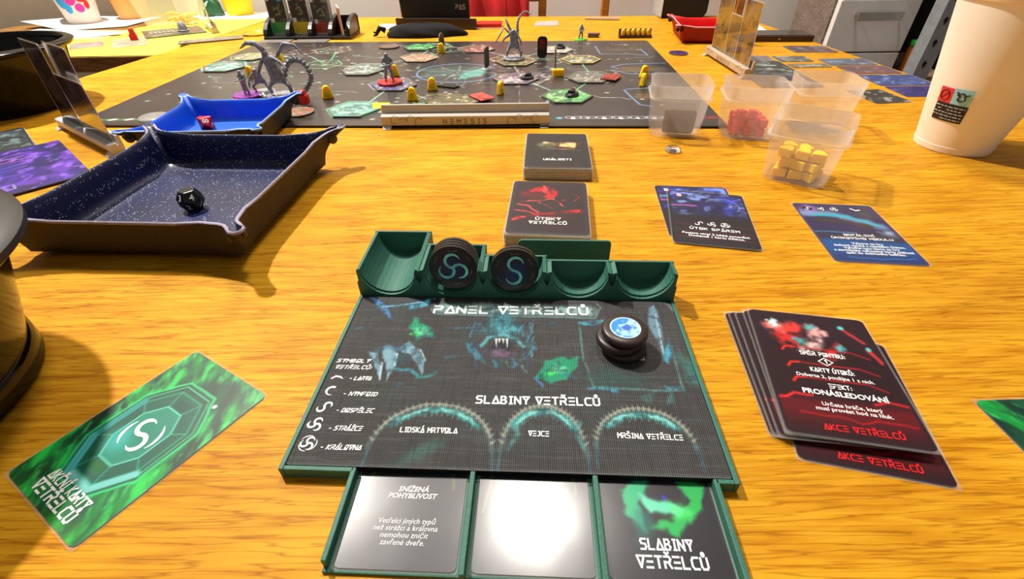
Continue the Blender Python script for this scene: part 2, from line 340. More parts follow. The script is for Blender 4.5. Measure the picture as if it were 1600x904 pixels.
# ================================================================ the setting
def wood(name, light, dark, sx=1., rough=.5, scale=1., coat=.0):
    m = bpy.data.materials.new(name); m.use_nodes = True; n = m.node_tree.nodes; L = m.node_tree.links; p = n['Principled BSDF']
    tc = n.new('ShaderNodeTexCoord')
    def noise(sc, det, vec, dist=0.):
        k = n.new('ShaderNodeTexNoise'); mp = n.new('ShaderNodeMapping'); mp.inputs['Scale'].default_value = vec; L.new(tc.outputs['Object'], mp.inputs[0]); L.new(mp.outputs[0], k.inputs['Vector'])
        k.inputs['Scale'].default_value = sc; k.inputs['Detail'].default_value = det; k.inputs['Distortion'].default_value = dist; return k
    a = noise(9*scale, 4, (1.0*sx, 7, 7), .6)              # broad figure of the boards
    b = noise(1, 4, (26*sx*scale, 300*scale, 300*scale), .5)            # grain streaks
    c = noise(1, 3, (16*sx*scale, 300*scale, 300*scale), .3)           # dark grain lines run along the contours of this one
    d = noise(5*scale, 2, (1.6*sx, 3, 3), 0)
    def math_(op, x, y):
        k = n.new('ShaderNodeMath'); k.operation = op
        for i, v in enumerate((x, y)):
            if isinstance(v, (int, float)): k.inputs[i].default_value = v
            else: L.new(v, k.inputs[i])
        return k.outputs[0]
    s = math_('ADD', math_('MULTIPLY', a.outputs['Fac'], .42), math_('MULTIPLY', b.outputs['Fac'], .58))
    r = n.new('ShaderNodeValToRGB'); e = r.color_ramp.elements; e[0].position = .34; e[1].position = .58; e[0].color = lin4(dark); e[1].color = lin4(light)
    L.new(s, r.inputs[0])
    cl = math_('ABSOLUTE', math_('SUBTRACT', c.outputs['Fac'], .5), 0)
    r2 = n.new('ShaderNodeValToRGB'); e = r2.color_ramp.elements; e[0].position = .0; e[1].position = .042; e[0].color = (.66, .54, .38, 1); e[1].color = (1, 1, 1, 1); L.new(cl, r2.inputs[0])
    r3 = n.new('ShaderNodeValToRGB'); e = r3.color_ramp.elements; e[0].position = .3; e[1].position = .7; e[0].color = (.84, .78, .74, 1); e[1].color = (1, 1, 1, 1); L.new(d.outputs['Fac'], r3.inputs[0])
    m1 = n.new('ShaderNodeMix'); m1.data_type = 'RGBA'; m1.blend_type = 'MULTIPLY'; m1.inputs[0].default_value = 1; L.new(r.outputs[0], m1.inputs[6]); L.new(r2.outputs[0], m1.inputs[7])
    m2 = n.new('ShaderNodeMix'); m2.data_type = 'RGBA'; m2.blend_type = 'MULTIPLY'; m2.inputs[0].default_value = 1; L.new(m1.outputs[2], m2.inputs[6]); L.new(r3.outputs[0], m2.inputs[7])
    L.new(m2.outputs[2], p.inputs['Base Color']); p.inputs['Roughness'].default_value = rough; p.inputs['Specular IOR Level'].default_value = .10
    bp = n.new('ShaderNodeBump'); bp.inputs['Strength'].default_value = .12; bp.inputs['Distance'].default_value = .0006; L.new(c.outputs['Fac'], bp.inputs['Height']); L.new(bp.outputs[0], p.inputs['Normal'])
    MATS[name] = m; return m
OAK = wood('oak_laminate', (226, 169, 40), (194, 129, 16)); OAK2 = wood('brown_oak', (150, 112, 62), (96, 66, 34)); GREYW = wood('grey_oak', (150, 138, 128), (112, 102, 96), scale=.6); CHAIRW = wood('orange_beech', (214, 140, 60), (176, 104, 36)); FLOORW = wood('pinkish_floor_oak', (190, 160, 140), (160, 130, 110))
WALLM = mat('wall_paint', (244, 240, 230), .9, var=.02, vscale=4, bump=.05); WALLT = mat('taupe_wall_paint', (158, 146, 126), .9, var=.03, vscale=3, bump=.05)
WHITEM = mat('white_lacquer', (240, 236, 228), .35, var=.02); STEEL = mat('grey_shelf_steel', (150, 152, 156), .45, metal=.15, var=.1); CHROME = mat('brushed_chrome', (190, 184, 176), .3, metal=.9)
def struct(o): o['kind'] = 'structure'; return o
struct(MB().box(-3, 3, -2, 1.70, -.80, -.76).build('floor', FLOORW))
struct(MB().box(-1.05, 3, 1.66, 1.72, -.76, 1.3).build('wall_back', WALLM))
struct(MB().prism([(-2.3, .75), (-1.02, 1.66), (-1.02, 1.74), (-2.3, .83)], -.76, 1.3).build('wall_left', WALLT))
# big table
t = thing('dining_table', 'large oak laminate table that carries the whole board game', 'table')
top = MB().prism([(-.86, -.55), (.66, -.55), (.632, .70), (.612, 1.005), (.592, 1.365), (.34, 1.383), (-.40, 1.425), (-.622, 1.445), (-.709, .823), (-.79, .62)], -.028, 0).build('table_top', OAK, t); bev(top, .0015)
for x, y in ((-.74, -.45), (.56, -.45), (.53, 1.28), (-.56, 1.33)): bev(MB().box(x-.03, x+.03, y-.03, y+.03, -.76, -.0285).build('leg', OAK2, t), .003)
# side table with yellow paper
t = thing('side_table', 'brown wooden table edge under yellow paper, left of the big table', 'table')
bev(MB().prism([(-1.30, 1.013), (-.694, 1.013), (-.636, 1.50), (-.63, 1.60), (-1.02, 1.60), (-1.30, 1.40)], -.034, -.006).build('table_top', OAK2, t), .001)
for x, y in ((-1.2, 1.06), (-.74, 1.06), (-.70, 1.52), (-1.1, 1.46)): MB().box(x-.025, x+.025, y-.025, y+.025, -.76, -.0345).build('leg', OAK2, t)
PAPY = mat('yellow_paper', (240, 224, 72), .8, var=.04, vscale=20); PAPW = mat('white_paper', (238, 238, 232), .8, var=.03, vscale=30); PAPT = mat('peach_paper', (250, 214, 140), .8, var=.03)
def sheet(name, P, z, m, label, cat, group=None, wob=.0, t=.0006):
    b = MB().prism(P, z, z+t); return tag(b.build(name, m), label, cat, group)
sheet('paper_sheet', [(-1.2, 1.017), (-.70, 1.017), (-.668, 1.28), (-1.03, 1.28)], -.0055, PAPY, 'yellow paper sheet covering the front of the side table', 'paper')
sheet('paper_sheet', [(-.96, 1.284), (-.667, 1.284), (-.648, 1.46), (-.90, 1.46)], -.0055, PAPY, 'yellow paper sheet under the yellow cup', 'paper')
sheet('paper_sheet', [(-1.19, 1.19), (-.93, 1.19), (-.93, 1.30), (-1.19, 1.33)], -.0045, PAPT, 'peach paper strip beside the orange cup', 'paper')
# crumpled white napkin: a folded sheet with raised corners
def napkin(label, P, H):
    n = len(P); c = (sum(p[0] for p in P)/n, sum(p[1] for p in P)/n); b = MB()
    V = [(c[0], c[1], -.0044)]+[(c[0]+(p[0]-c[0])*.6, c[1]+(p[1]-c[1])*.6, -.0043+.05*h) for p, h in zip(P, H)]+[(p[0], p[1], -.0040+h*1.2) for p, h in zip(P, H)]
    F = [(0, 1+i, 1+(i+1) % n) for i in range(n)]+[(1+i, 1+n+i, 1+n+(i+1) % n, 1+(i+1) % n) for i in range(n)]
    o = b.add(V, F).build('paper_napkin', PAPW, None, True); s = o.modifiers.new('s', 'SOLIDIFY'); s.thickness = .0008; s.offset = 1; return tag(o, label, 'napkin')
napkin('crumpled white paper napkin under the spotted paper cup', [(-1.24, 1.36), (-1.10, 1.31), (-.98, 1.36), (-.97, 1.50), (-1.10, 1.52), (-1.16, 1.5)], [.012, .000, .000, .001, .001, .005])
napkin('folded white and yellow napkin lying in front of the crumpled one', [(-1.18, 1.22), (-1.0, 1.20), (-.90, 1.24), (-.99, 1.275), (-1.14, 1.29)], [.004, .000, .002, .002, .006])
# cabinet
t = thing('drawer_cabinet', 'grey wood cabinet with white drawer fronts beyond the table corner', 'cabinet', (.86, 1.40, -.76))
bev(MB().box(0, .225, .018, .20, 0, 1.05).build('body', GREYW, t), .001)
for z0, z1 in ((.08, .27), (.274, .465), (.469, .660), (.664, .786), (.790, .93)):
    d = bev(MB().box(.006, .217, 0, .018, z0, z1).build('drawer', WHITEM, t), .0015)
    zc = z1-.034
    bev(MB().box(.052, .170, -.020, -.0165, zc-.011, zc+.009).box(.052, .056, -.0165, 0, zc+.001, zc+.009).box(.166, .170, -.0165, 0, zc+.001, zc+.009).build('handle', CHROME, d), .0008)
# metal shelf
t = thing('metal_shelf_rack', 'grey slotted steel shelf post and shelves beside the cabinet', 'shelf', (1.108, 1.30, -.76))
po = MB().box(-.045, -.005, 0, .003, 0, 1.1).box(-.045, -.042, .003, .04, 0, 1.1).build('post', STEEL, t)
sl = mat('slot_shadow_black', (12, 12, 13), .8)
for k in range(14):
    z = .40+.05*k
    MB().prism([(-.033, z), (-.029, z-.008), (-.025, z), (-.024, z+.006), (-.029, z+.011), (-.034, z+.006)], 0, .001, Matrix(((1, 0, 0, 0), (0, 0, -1, .0002), (0, 1, 0, 0), (0, 0, 0, 1)))).build('slot', sl, po)
MB().box(-.015, .55, .0042, .334, .600, .612).build('shelf_board', FLOORW, t); MB().box(-.015, .55, .0042, .334, .98, .992).build('shelf_board', DARKP, t); MB().box(-.018, .55, .335, .345, .0, 1.1).build('shelf_shade_panel', sl, t)  # rear sheet coloured black for the shade inside the shelf
MB().box(.50, .54, 0, .003, 0, 1.1).build('post', STEEL, t)
LIDG = mat('green_lid', (60, 190, 70), .4); JARB = mat('brown_sauce_glass', (150, 88, 34), .2, var=.2, vscale=20)
for i, (x, y, r, h, lb) in enumerate(((1.122, 1.41, .017, .075, 'brown jar with green lid on the steel shelf, nearest the cabinet'), (1.160, 1.44, .017, .07, 'brown jar with green lid right behind the steel post'), (1.31, 1.40, .02, .07, 'jar with green lid right of the steel post, half hidden by the big paper cup'))):
    j = thing('jar', lb, 'jar', (x, y, -.1478), group='jars on the steel shelf')
    MB().lathe([(r*.9, 0), (r, .004), (r, h*.75), (r*.85, h*.82), (r*.85, h*.86)], 20).build('glass_body', JARB, j, auto=.7); MB().lathe([(r*.92, h*.861), (r*.92, h), (r*.85, h+.002)], 20).build('lid', LIDG, j, auto=.7)
bd = thing('storage_bag', 'black slanting bag lying on the shelf behind the steel post', 'bag', (1.25, 1.42, -.1478))
bg = MB().loft([[(-.05*s+dx, -.05*s, z), (.05*s+dx, -.05*s, z), (.05*s+dx, .05*s, z), (-.05*s+dx, .05*s, z)] for s, dx, z in ((.9, -.01, 0), (1, 0, .02), (.9, .02, .06), (.5, .04, .085))]).build('bag_body', DARKP, bd, True); bg.modifiers.new('s', 'SUBSURF').levels = 2
# wooden chair with a red jacket, second chair
def chair(label, x, y, rz=0):
    c = thing('wooden_chair', label, 'chair', (x, y, -.76), rz)
    for s in (-1, 1): bev(MB().box(s*.2-.011, s*.2+.011, -.011, .011, 0, .86).build('back_post', CHAIRW, c), .003)
    bev(MB().box(-.19, .19, -.008, .008, .775, .86).build('back_rail', CHAIRW, c), .003); bev(MB().box(-.19, .19, -.006, .006, .60, .66).build('back_rail', CHAIRW, c), .003)
    bev(MB().box(-.21, .21, -.27, .02, .43, .455).build('seat', CHAIRW, c), .004)
    for s in (-1, 1): MB().box(s*.19-.014, s*.19+.014, -.26, -.232, 0, .4295).build('leg', CHAIRW, c)
    return c
chair('orange wooden chair between the white wall and the black box', .488, 1.60)
chair('wooden chair under the red cloth behind the table', -.1, 1.565)
REDC = mat('red_fabric', (196, 8, 6), .85, var=.2, vscale=25, bump=.3, bscale=300, sheen=.3)
b = MB(); N = 26; V = []
for i in range(N):
    x = -.275+.335*i/(N-1); f = .008*math.sin(i*.9)+.005*math.sin(i*2.3)
    V += [(x, 1.520+f, -.30), (x, 1.522+f, -.10), (x, 1.528+f*.6, .06), (x, 1.545, .106), (x, 1.568, .118), (x, 1.590, .106), (x, 1.600, .06), (x, 1.604, -.2)]
b.add(V, [(i*8+k, (i+1)*8+k, (i+1)*8+k+1, i*8+k+1) for i in range(N-1) for k in range(7)])
o_ = tag(b.build('red_jacket', REDC, None, True), 'red cloth draped over the chair back behind the black screen', 'jacket'); m_ = o_.modifiers.new('s', 'SOLIDIFY'); m_.thickness = .003; m_.offset = 0

# ================================================================ foreground: green tray, panel and what lies in it
TR = Frame(-.0013, .1672, math.radians(-2.9), .006)
t = thing('component_tray', 'dark green printed plastic tray framing the black panel', 'tray', (TR.x, TR.y, 0), TR.r)
bev(MB().box(-.0995, .0995, -.0605, .0615, .0002, .0018).build('base', GREEN, t), .0003)
for a in ((-.0995, -.0973, -.0605, .0615), (.0973, .0995, -.0605, .0615), (-.0972, -.066, -.0605, -.0583), (.0895, .0972, -.0605, -.0583)): bev(MB().box(*a, .0018, .0064).build('rim', GREEN, t), .0004)
bev(MB().box(-.0672, .0905, -.0985, -.0606, .0002, .0014).build('card_shelf', GREEN, t), .0003)
XD = (-.0661, -.0138, .0388, .0897)
for i, x in enumerate(XD): bev(MB().box(x-.0011, x+.0011, -.0995+(.003 if i == 0 else 0), -.0583, .0014, .0064).build('card_divider', GREEN, t), .0004)
# five token bays, deepest at the left: a block with a rounded trough, closed by a back wall
XB = [-.0995+.0398*k for k in range(6)]; DEP = (.047, .031, .019, .0145, .0145)
for k in range(5):
    x0, x1 = XB[k]+.00005, XB[k+1]-.00005; xc = (x0+x1)/2; zt, r = .0232, .0172
    y0, y1 = .0616, .0616+DEP[k]
    def prof(zt, rr, cz, rd):
        P = [(x0, .0002), (x1, .0002), (x1, zt-rd), (x1-rd*.6, zt)]
        P += [(xc+rr*math.cos(a), cz+rr*math.sin(a)) for a in [-PI*j/16 for j in range(17)]]
        P += [(x0+rd*.6, zt), (x0, zt-rd)]; return P
    M = Matrix(((1, 0, 0, 0), (0, 0, 1, 0), (0, 1, 0, 0), (0, 0, 0, 1)))
    def ext(name, P, a, b_):
        m_ = MB().prism([(p[0], p[1]) for p in P][::-1], a, b_, M); return m_.build(name, GREEN, t)
    ext('bay_lip', prof(.0188, r, .0236, .003), y0, y0+.0022)
    ext('token_bay', prof(.0240, r, .0248, .0006), y0+.0022, y1)
    bev(MB().box(x0, x1, y1, y1+.0018, .0002, .0246).build('bay_back', GREEN, t), .0003)
bev(MB().prism(rrect(.062, .0265, .003, 4, .032, .01325), .0, .0018, Matrix(((1, 0, 0, 0), (0, 0, 1, .0965), (0, 1, 0, .0002), (0, 0, 0, 1)))).build('label_plate', GREEN, t), .0003)

# --- the panel
PW, PH = .1942, .1176
A = Art(PW, PH, 420, (66, 64, 64), .001)
def pp(x, y): u, v = TR.px(x, y, .0060); return (u*1000, v*1000-1.0)
pm = lambda *P: [pp(*p) for p in P]
A.mix(.5*A.n(30, 4), (44, 45, 47)); A.mix(.25*sm(.5, .8, A.n(22, 5, 5)), (58, 84, 84))
def ppb(x, y, rx, ry, c, a=1., soft=.6, rot=0., rough=.4): u, v = pp(x, y); A.blob(u, v, rx, ry, c, a, soft, rot, rough)
# title plate
A.line(pm((672, 482), (680, 490), (930, 497), (938, 480), (932, 474)), 1.0, (120, 160, 160), .7, .5, .6); A.line(pm((690, 480), (920, 486)), 9.5, (130, 176, 172), .85, 3.0); A.line(pm((690, 480), (920, 486)), 4, (170, 205, 200), .6, 2.0)
# top-left blade and beam
A.poly(pm((578, 462), (600, 470), (612, 500), (598, 488)), (66, 128, 190), .9, .8, 1.5); A.line(pm((592, 480), (640, 474), (680, 466)), 2.6, (62, 120, 150), .8, 1, 1.2); A.line(pm((596, 479), (668, 470)), .8, (150, 215, 235), .9, .5, .8); A.poly(pm((640, 478), (672, 466), (668, 478), (640, 484)), (80, 180, 215), .8, .8, 1.5)
# green leaf shapes
for P in (((650, 493), (675, 515), (678, 528), (664, 522), (652, 532), (640, 512)), ((836, 590), (852, 562), (902, 556), (900, 572), (884, 592), (862, 596))):
    A.poly(pm(*P), (30, 150, 110), .95, 1.0, 2.0, 4); q = pm(*P); cx = sum(p[0] for p in q)/len(q); cy = sum(p[1] for p in q)/len(q); A.blob(cx, cy, 5, 4, (110, 240, 180), .8, .8, 0, .8)
    A.blob(cx-4, cy-2, 3.5, 2, (60, 230, 90), .8, .8, .5, .8); A.line([(cx+3, cy-3), (cx+9, cy-5)], 1.4, (40, 110, 140), .7, .8, 1.2)
A.line(pm((838, 590), (848, 602)), 1.4, (70, 130, 200), .8, .7, .8)
# claws at the left
for P in (((576, 548), (588, 550), (597, 566), (593, 592), (584, 570)), ((598, 540), (612, 539), (621, 552), (617, 570), (605, 595), (603, 566), (596, 552)), ((626, 540), (640, 533), (657, 546), (664, 562), (660, 586), (650, 564), (640, 551), (628, 550))):
    A.poly(pm(*P), (126, 168, 186), .97, .6, .9, 3); A.line(pm(P[2], P[3]), 1.0, (206, 230, 236), .85, .5); A.line(pm(P[0], P[-1]), .8, (60, 100, 124), .7, .5)
A.line(pm((590, 548), (606, 540), (624, 546), (640, 537)), 3.0, (70, 116, 140), .8, 1.4, 1.2); ppb(628, 560, 5, 5, (46, 84, 98), .8)
A.line(pm((618, 576), (640, 578), (652, 584)), 1.8, (64, 150, 170), .85, .8, .9); A.line(pm((652, 587), (668, 588), (680, 582)), 1.8, (50, 140, 140), .85, .8, .9)
# creature head with open jaws in the middle
ppb(788, 506, 15, 13, (38, 92, 104), .85, .8, 0, .7); ppb(784, 500, 9, 10, (56, 136, 148), .85, .8, 0, .7); ppb(786, 514, 11, 5, (84, 176, 188), .8, .8, 0, .7)
for k in range(46): x_ = random.uniform(735, 835); y_ = random.uniform(495, 572); A.line(pm((x_, y_), (x_+random.uniform(-9, 9), y_+random.uniform(3, 12))), random.uniform(.5, 1.2), ((70, 150, 176), (46, 110, 130), (110, 190, 200), (60, 80, 150))[k % 4], .55, .4, .8, 3)
A.line(pm((752, 540), (764, 527), (786, 522), (806, 528), (818, 540)), 2.2, (92, 178, 186), .85, .9, .7); ppb(785, 540, 8, 5, (26, 24, 34), .85, .5, 0, .3); ppb(786, 551, 7, 3.2, (120, 92, 130), .8, .7, 0, .8)
for x in (775, 780, 786, 792): A.poly(pm((x-2, 528), (x+2.5, 528), (x+.5, 543 if x in (775, 792) else 536)), (210, 226, 220), .95, .25)
for P in (((730, 536), (742, 548), (752, 562)), ((738, 532), (734, 545), (748, 560)), ((828, 505), (832, 520), (822, 534), (836, 545)), ((836, 536), (826, 552), (814, 562)), ((770, 562), (774, 572)), ((800, 560), (806, 568), (800, 574)), ((748, 506), (756, 516)), ((812, 508), (820, 524))): A.line(pm(*P), 1.7, (62, 130, 158), .75, .9, 1.4, 4)
for x, y in ((700, 557), (715, 512), (860, 505), (622, 600), (735, 512), (560, 512)): ppb(x, y, 4, 1.2, (52, 110, 136), .7, .8, .1, .6)
# right-hand frame with a bright shard
A.line(pm((905, 503), (912, 560), (928, 604), (1068, 610), (1060, 580), (1048, 540)), 1.1, (90, 148, 140), .8, .5, .8); A.line(pm((905, 503), (945, 500), (925, 508)), 1.4, (80, 160, 190), .8, .7, .8)
for x, y, r in ((918, 505, 5), (935, 606, 7), (1052, 606, 6), (960, 609, 4)): ppb(x, y, r, 1.6, (84, 180, 220), .85, .8, 0, .7)
A.blob(*pp(970, 590), 20, 9, (44, 84, 80), .7, .8, 0, .6); A.poly(pm((1012, 480), (1022, 476), (1034, 510), (1040, 560), (1034, 548), (1014, 505)), (112, 150, 172), .9, .7, 1.0); A.line(pm((1024, 490), (1038, 556)), .7, (190, 220, 235), .8, .4)
A.poly(pm((1044, 530), (1050, 550), (1044, 568), (1036, 562)), (70, 180, 220), .85, 1.0, 1.0); A.blob(*pp(1078, 575), 6, 14, (56, 120, 112), .75, .8, .1, .6); A.poly(pm((1036, 470), (1050, 476), (1062, 492), (1048, 484)), (120, 124, 128), .7, .6)
A.poly(pm((1050, 604), (1052, 628), (1042, 632)), (70, 140, 140), .6, 1.2, 1.2); A.poly(pm((1000, 622), (1022, 610), (1016, 630)), (64, 116, 110), .6, 1.2, 1.2)
# three spiny arches
for k, (xa, xb, xm) in enumerate((((560, 730), (772, 735), (668, 632)), ((775, 735), (925, 735), (850, 635)), ((930, 720), (1105, 735), (1035, 640)))):
    p0, p1, pmid = pp(*xa), pp(*xb), pp(*xm)
    cx = (p0[0]+p1[0])/2; rx = abs(p1[0]-p0[0])/2-1; yb = p0[1]; ry = pmid[1]-yb
    P = [(cx+rx*math.cos(a), yb+ry*math.sin(a)**.72) for a in [PI*(.06+.88*j/26) for j in range(27)]]
    A.line(P, 2.8, (84, 100, 96), .85, 1.0, .9, 4); A.line([(x, y+.9) for x, y in P[2:-2]], .9, (166, 164, 146), .8, .4, .5, 3)
    A.line([(cx+(x-cx)*.93, y-2.8) for x, y in P[5:-5]], 3.0, (60, 160, 160), .85, 1.4, 2.0, 4); A.line([(cx+(x-cx)*.92, y-2.6) for x, y in P[6:13]], 1.8, (150, 232, 226), .8, .8, 1.4, 3); A.line([(cx+(x-cx)*.92, y-2.6) for x, y in P[15:21]], 1.8, (140, 226, 222), .8, .8, 1.4, 3)
    for j in range(6, 21): x, y = P[j]; A.line([(cx+(x-cx)*.92, y-3), (cx+(x-cx)*.9+random.uniform(-1, 1), y-5-random.random()*1.5)], .5, (110, 190, 180), .6, .3)
    for j in range(1, 26):
        x, y = P[j]; dx, dy = (x-cx)/rx, .8; L_ = math.hypot(dx, dy); A.line([(x, y), (x+3.0*dx/L_, y+3.0*dy/L_)], 1.5, (150, 156, 144), .85, .4, taper=True)
    for s in (-1, 1): A.line([(cx+s*rx*.98, yb+ry*.3), (cx+s*rx*1.0, yb+1), (cx+s*rx, yb-3)], 1.2, (66, 110, 130), .7, .7, .6)
A.blob(*pp(660, 705), 14, 4.5, (62, 104, 92), .7, .8, .55, .5)
for x in (800, 905): A.line(pm((x, 660), (x+(8 if x < 850 else -6), 676), (x-(6 if x < 850 else -8), 700)), 2.0, (80, 150, 150), .7, 1., 1.)
# dark breaks in the art, linen weave streaks, paler front edge
A.mix(.45*sm(.50, .66, A.n(3.2, 5, 77))*(A.c.max(-1)-A.c.min(-1) > .12), (34, 46, 54))
A.mix(.13*sm(.55, .75, fbm(A.x/18+9, A.y/.7+3, 2)), (150, 156, 154)); A.mix(.15*sm(.52, .70, fbm(A.x/.75+5, A.y/12+7, 2)), (22, 22, 24)); A.mix(.35*sm(-PH*500+2.2, -PH*500+.2, A.y), (120, 122, 124))
p = thing('reference_panel', 'black cardboard panel with title lettering and alien art in the green tray', 'game panel', (TR.x, TR.y, 0), TR.r)
po = MB  # (name kept free)
pl = plate('panel_print', A, .0036, LINEN, p, (24, 24, 26)); pl.location = (0, .001, .0022); PZ = .0022+.0036+.00012
ik = Ink()
def tx(s_, px0, px1, h, al='c', **k):                    # centre line from two pixels of the baseline
    a = pp(*px0); b = pp(*px1); a = Vector(a)/1000+Vector((0, .001)); b = Vector(b)/1000+Vector((0, .001)); m = (a+b)/2; d = b-a
    ik.text(s_, m.x, m.y, h, wd=d.length, z=PZ, rot=math.atan2(d.y, d.x), **k)
tx('PANEL VETŘELCŮ', (678, 488), (920, 491), .0062, weight=.21); tx('SLABINY VETŘELCŮ', (744, 629), (938, 633), .0043, weight=.21)
tx('LIDSKÁ MRTVOLA', (625, 674), (714, 676), .0025, weight=.2); tx('VEJCE', (826, 680), (858, 681), .0025, weight=.2); tx('MRŠINA VETŘELCE', (966, 683), (1068, 687), .0025, weight=.2)
for s_, a, b in (('SYMBOLY', (526, 565), (577, 566)), ('VETŘELCŮ:', (523, 575), (580, 576)), ('- LARVA', (545, 593), (579, 593)), ('- NYMFOID', (535, 617), (588, 618)), ('- DOSPĚLEC', (524, 643), (582, 644)), ('- STRÁŽCE', (512, 671), (564, 672)), ('- KRÁLOVNA', (499, 701), (563, 702))): tx(s_, a, b, .0022, weight=.2, slant=.3)
tx('IO', (996, 562), (1008, 562), .0022, weight=.24)
def swirl(ik, cx, cy, r, arms, z, w, a0=90, ring=False, hook=1.0):
    ik.new()
    for k in range(arms):
        a = math.radians(a0+360/arms*k); n = 14; P = []; W = []
        ox, oy = cx+.5*r*math.cos(a), cy+.5*r*math.sin(a)
        for j in range(n+1):
            q = a+PI-PI*1.35*hook*j/n; P.append((ox+.5*r*math.cos(q), oy+.5*r*math.sin(q))); W.append(w*(1.15 if j < n*.7 else 1.15*(1-(j-n*.7)/(n*.33))))
        ik.ribbon(P, W, z)
    if ring:
        for k in range(3):
            P = arc(cx, cy, r*1.18, a0+120*k+10, a0+120*k+95, 10); ik.ribbon(P, [w*.6*math.sin(PI*(j+.6)/11.2) for j in range(11)], z)
def sy(px, py): a = pp(px, py); return a[0]/1000, a[1]/1000+.001
x, y = sy(527, 589); ik.new(); ik.ribbon([(x-.003, y-.001), (x-.001, y+.0008), (x+.0015, y+.0004), (x+.0035, y-.0010)], [.0008, .0012, .0011, .0001], PZ)
ik.new(); x, y = sy(518, 610); P = arc(x, y, .0026, 60, 290, 12); ik.ribbon(P, [.0012*min(1, (13-j)/7) for j in range(13)], PZ)
x, y = sy(507, 635); swirl(ik, x, y, .0036, 2, PZ, .0009, 30); x, y = sy(493, 662); swirl(ik, x, y, .0036, 3, PZ, .0009, 60); x, y = sy(481, 692); swirl(ik, x, y, .0034, 3, PZ, .0008, 60, True)
ik.build('lettering', INK, p)

# --- cards in general
CWD, CHT, CTH = .0632, .0882, .0005
_slv = {}
def sleeve_mesh(w=CWD, h=CHT, t=CTH, m=.0021):
    k = (w, h)
    if k not in _slv:
        o, i = rrect(w+m, h+m, .0012), rrect(w-.0001, h-.0001, .003); n = len(o)
        V = [(a, b, z) for z in (.00005, t+.0001) for P in (o, i) for a, b in P]
        F = []
        for j in range(n):
            q = (j+1) % n; F += [(j, n+j, n+q, q), (2*n+j, 2*n+q, 3*n+q, 3*n+j), (j, q, 2*n+q, 2*n+j), (n+j, 3*n+j, 3*n+q, n+q)]
        _slv[k] = MB().add(V, F).mesh('sleeve'); _slv[k].materials.append(SLV)
    return _slv[k]
def card(name, art, label, x, y, rz, z=0., tilt=None, group=None, sleeve=True, w=CWD, h=CHT, m=None, cat='card', curl=None, edge=(40, 34, 36)):
    c = thing(name, label, cat, (x, y, z), group=group, rot=(tilt[0], tilt[1], rz) if tilt else (0, 0, rz))
    plate('card_face', art, CTH, m or CARDS, c, edge, curl)
    if sleeve: link('sleeve', sleeve_mesh(w, h), None, c)
    return c
FILL = {}
def filler(name, x, y, rz, z, label, group, m=None, w=CWD, h=CHT):
    if (w, h) not in FILL: FILL[(w, h)] = MB().prism(rrect(w, h, .003), 0, CTH).mesh('card_stock'); FILL[(w, h)].materials.append(m or EDGEW)
    c = thing(name, label, 'card', (x, y, z), rz, group); link('card_stock', FILL[(w, h)], None, c); link('sleeve', sleeve_mesh(w, h), None, c); return c
def rim(A, c=(20, 18, 22), wd=2.2): # dark printed border
    d = np.minimum(A.w*500-np.abs(A.x), A.h*500-np.abs(A.y)); A.mix(1-sm(wd-.6, wd+.6, d), c)
# three weakness cards in the slots
WC, HC = .0466, .070
CARDW = artmat('weakness_card_print', .30, 1.0, .16, wave=.10)
for k in range(3):
    xc = (XD[k]+XD[k+1])/2; A = Art(WC, HC, 90, (38, 38, 44), .002); A.mix(.6*A.n(14, 4, k*3), (62, 62, 70))
    if k == 2:
        A.mix(.55, (44, 40, 46))
        for P, c in ((((-4, 13), (-15, 8), (-13, -2), (-7, -8), (-9, 3), (-4, 9)), (40, 190, 130)), (((5, 14), (16, 11), (14, 1), (3, -8), (-6, -6), (4, -2), (10, 4)), (40, 190, 90)), (((-8, 6), (8, 2), (6, -2), (-6, 0)), (110, 230, 190))): A.poly([(a*1.15+2, b*1.15-9) for a, b in P], c, .9, 1.2, 2.2, 5)
        A.blob(-8, -15, 5, 8, (30, 120, 110), .6, .8, 0, .6); A.blob(8, -8, 8, 5, (90, 240, 120), .5, .8, .4, .8); A.blob(3, -3, 1, 1, (60, 40, 230), .9)
    else:
        for P in (((-17, 10), (-19, 0), (-21, -12)), ((-9, 14), (-3, 16)), ((17, 6), (18, -3))): A.line(P, 1.0, (120, 130, 40), .6, .6, .8)
    lb = ('left weakness card with white text about reduced mobility, in the tray', 'middle weakness card washed out by the lamp reflection', 'right weakness card with a glowing green claw picture')[k]
    c = thing('sleeved_card', lb, 'card', (*TR.w(xc, -.0620)[:2], .0016), TR.r, 'sleeved weakness cards in the tray')
    plate('card_face', A, CTH, CARDW, c, (60, 60, 64)); link('sleeve', sleeve_mesh(WC, HC, m=.0016), None, c); z = CTH+.0001
    if k == 0:
        letters('lettering', 'SNÍŽENÁ\nPOHYBLIVOST', .0042, INK, c, (.001, -.0048, z), width=.021, shear=.25, off=.00008); letters('lettering', 'Vetřelci jiných typů\nnež strážci a královna\nnemohou zničit\nzavřené dveře.', .0036, INK, c, (.001, -.021, z), width=.026, shear=.2)
    if k == 2:
        q = Ink(); q.text('SLABINY', 0, -.0240, .0038, wd=.020, weight=.2, z=z); q.text('VETŘELCŮ', .001, -.0305, .0040, wd=.0265, weight=.2, z=z); q.build('lettering', INK, c)

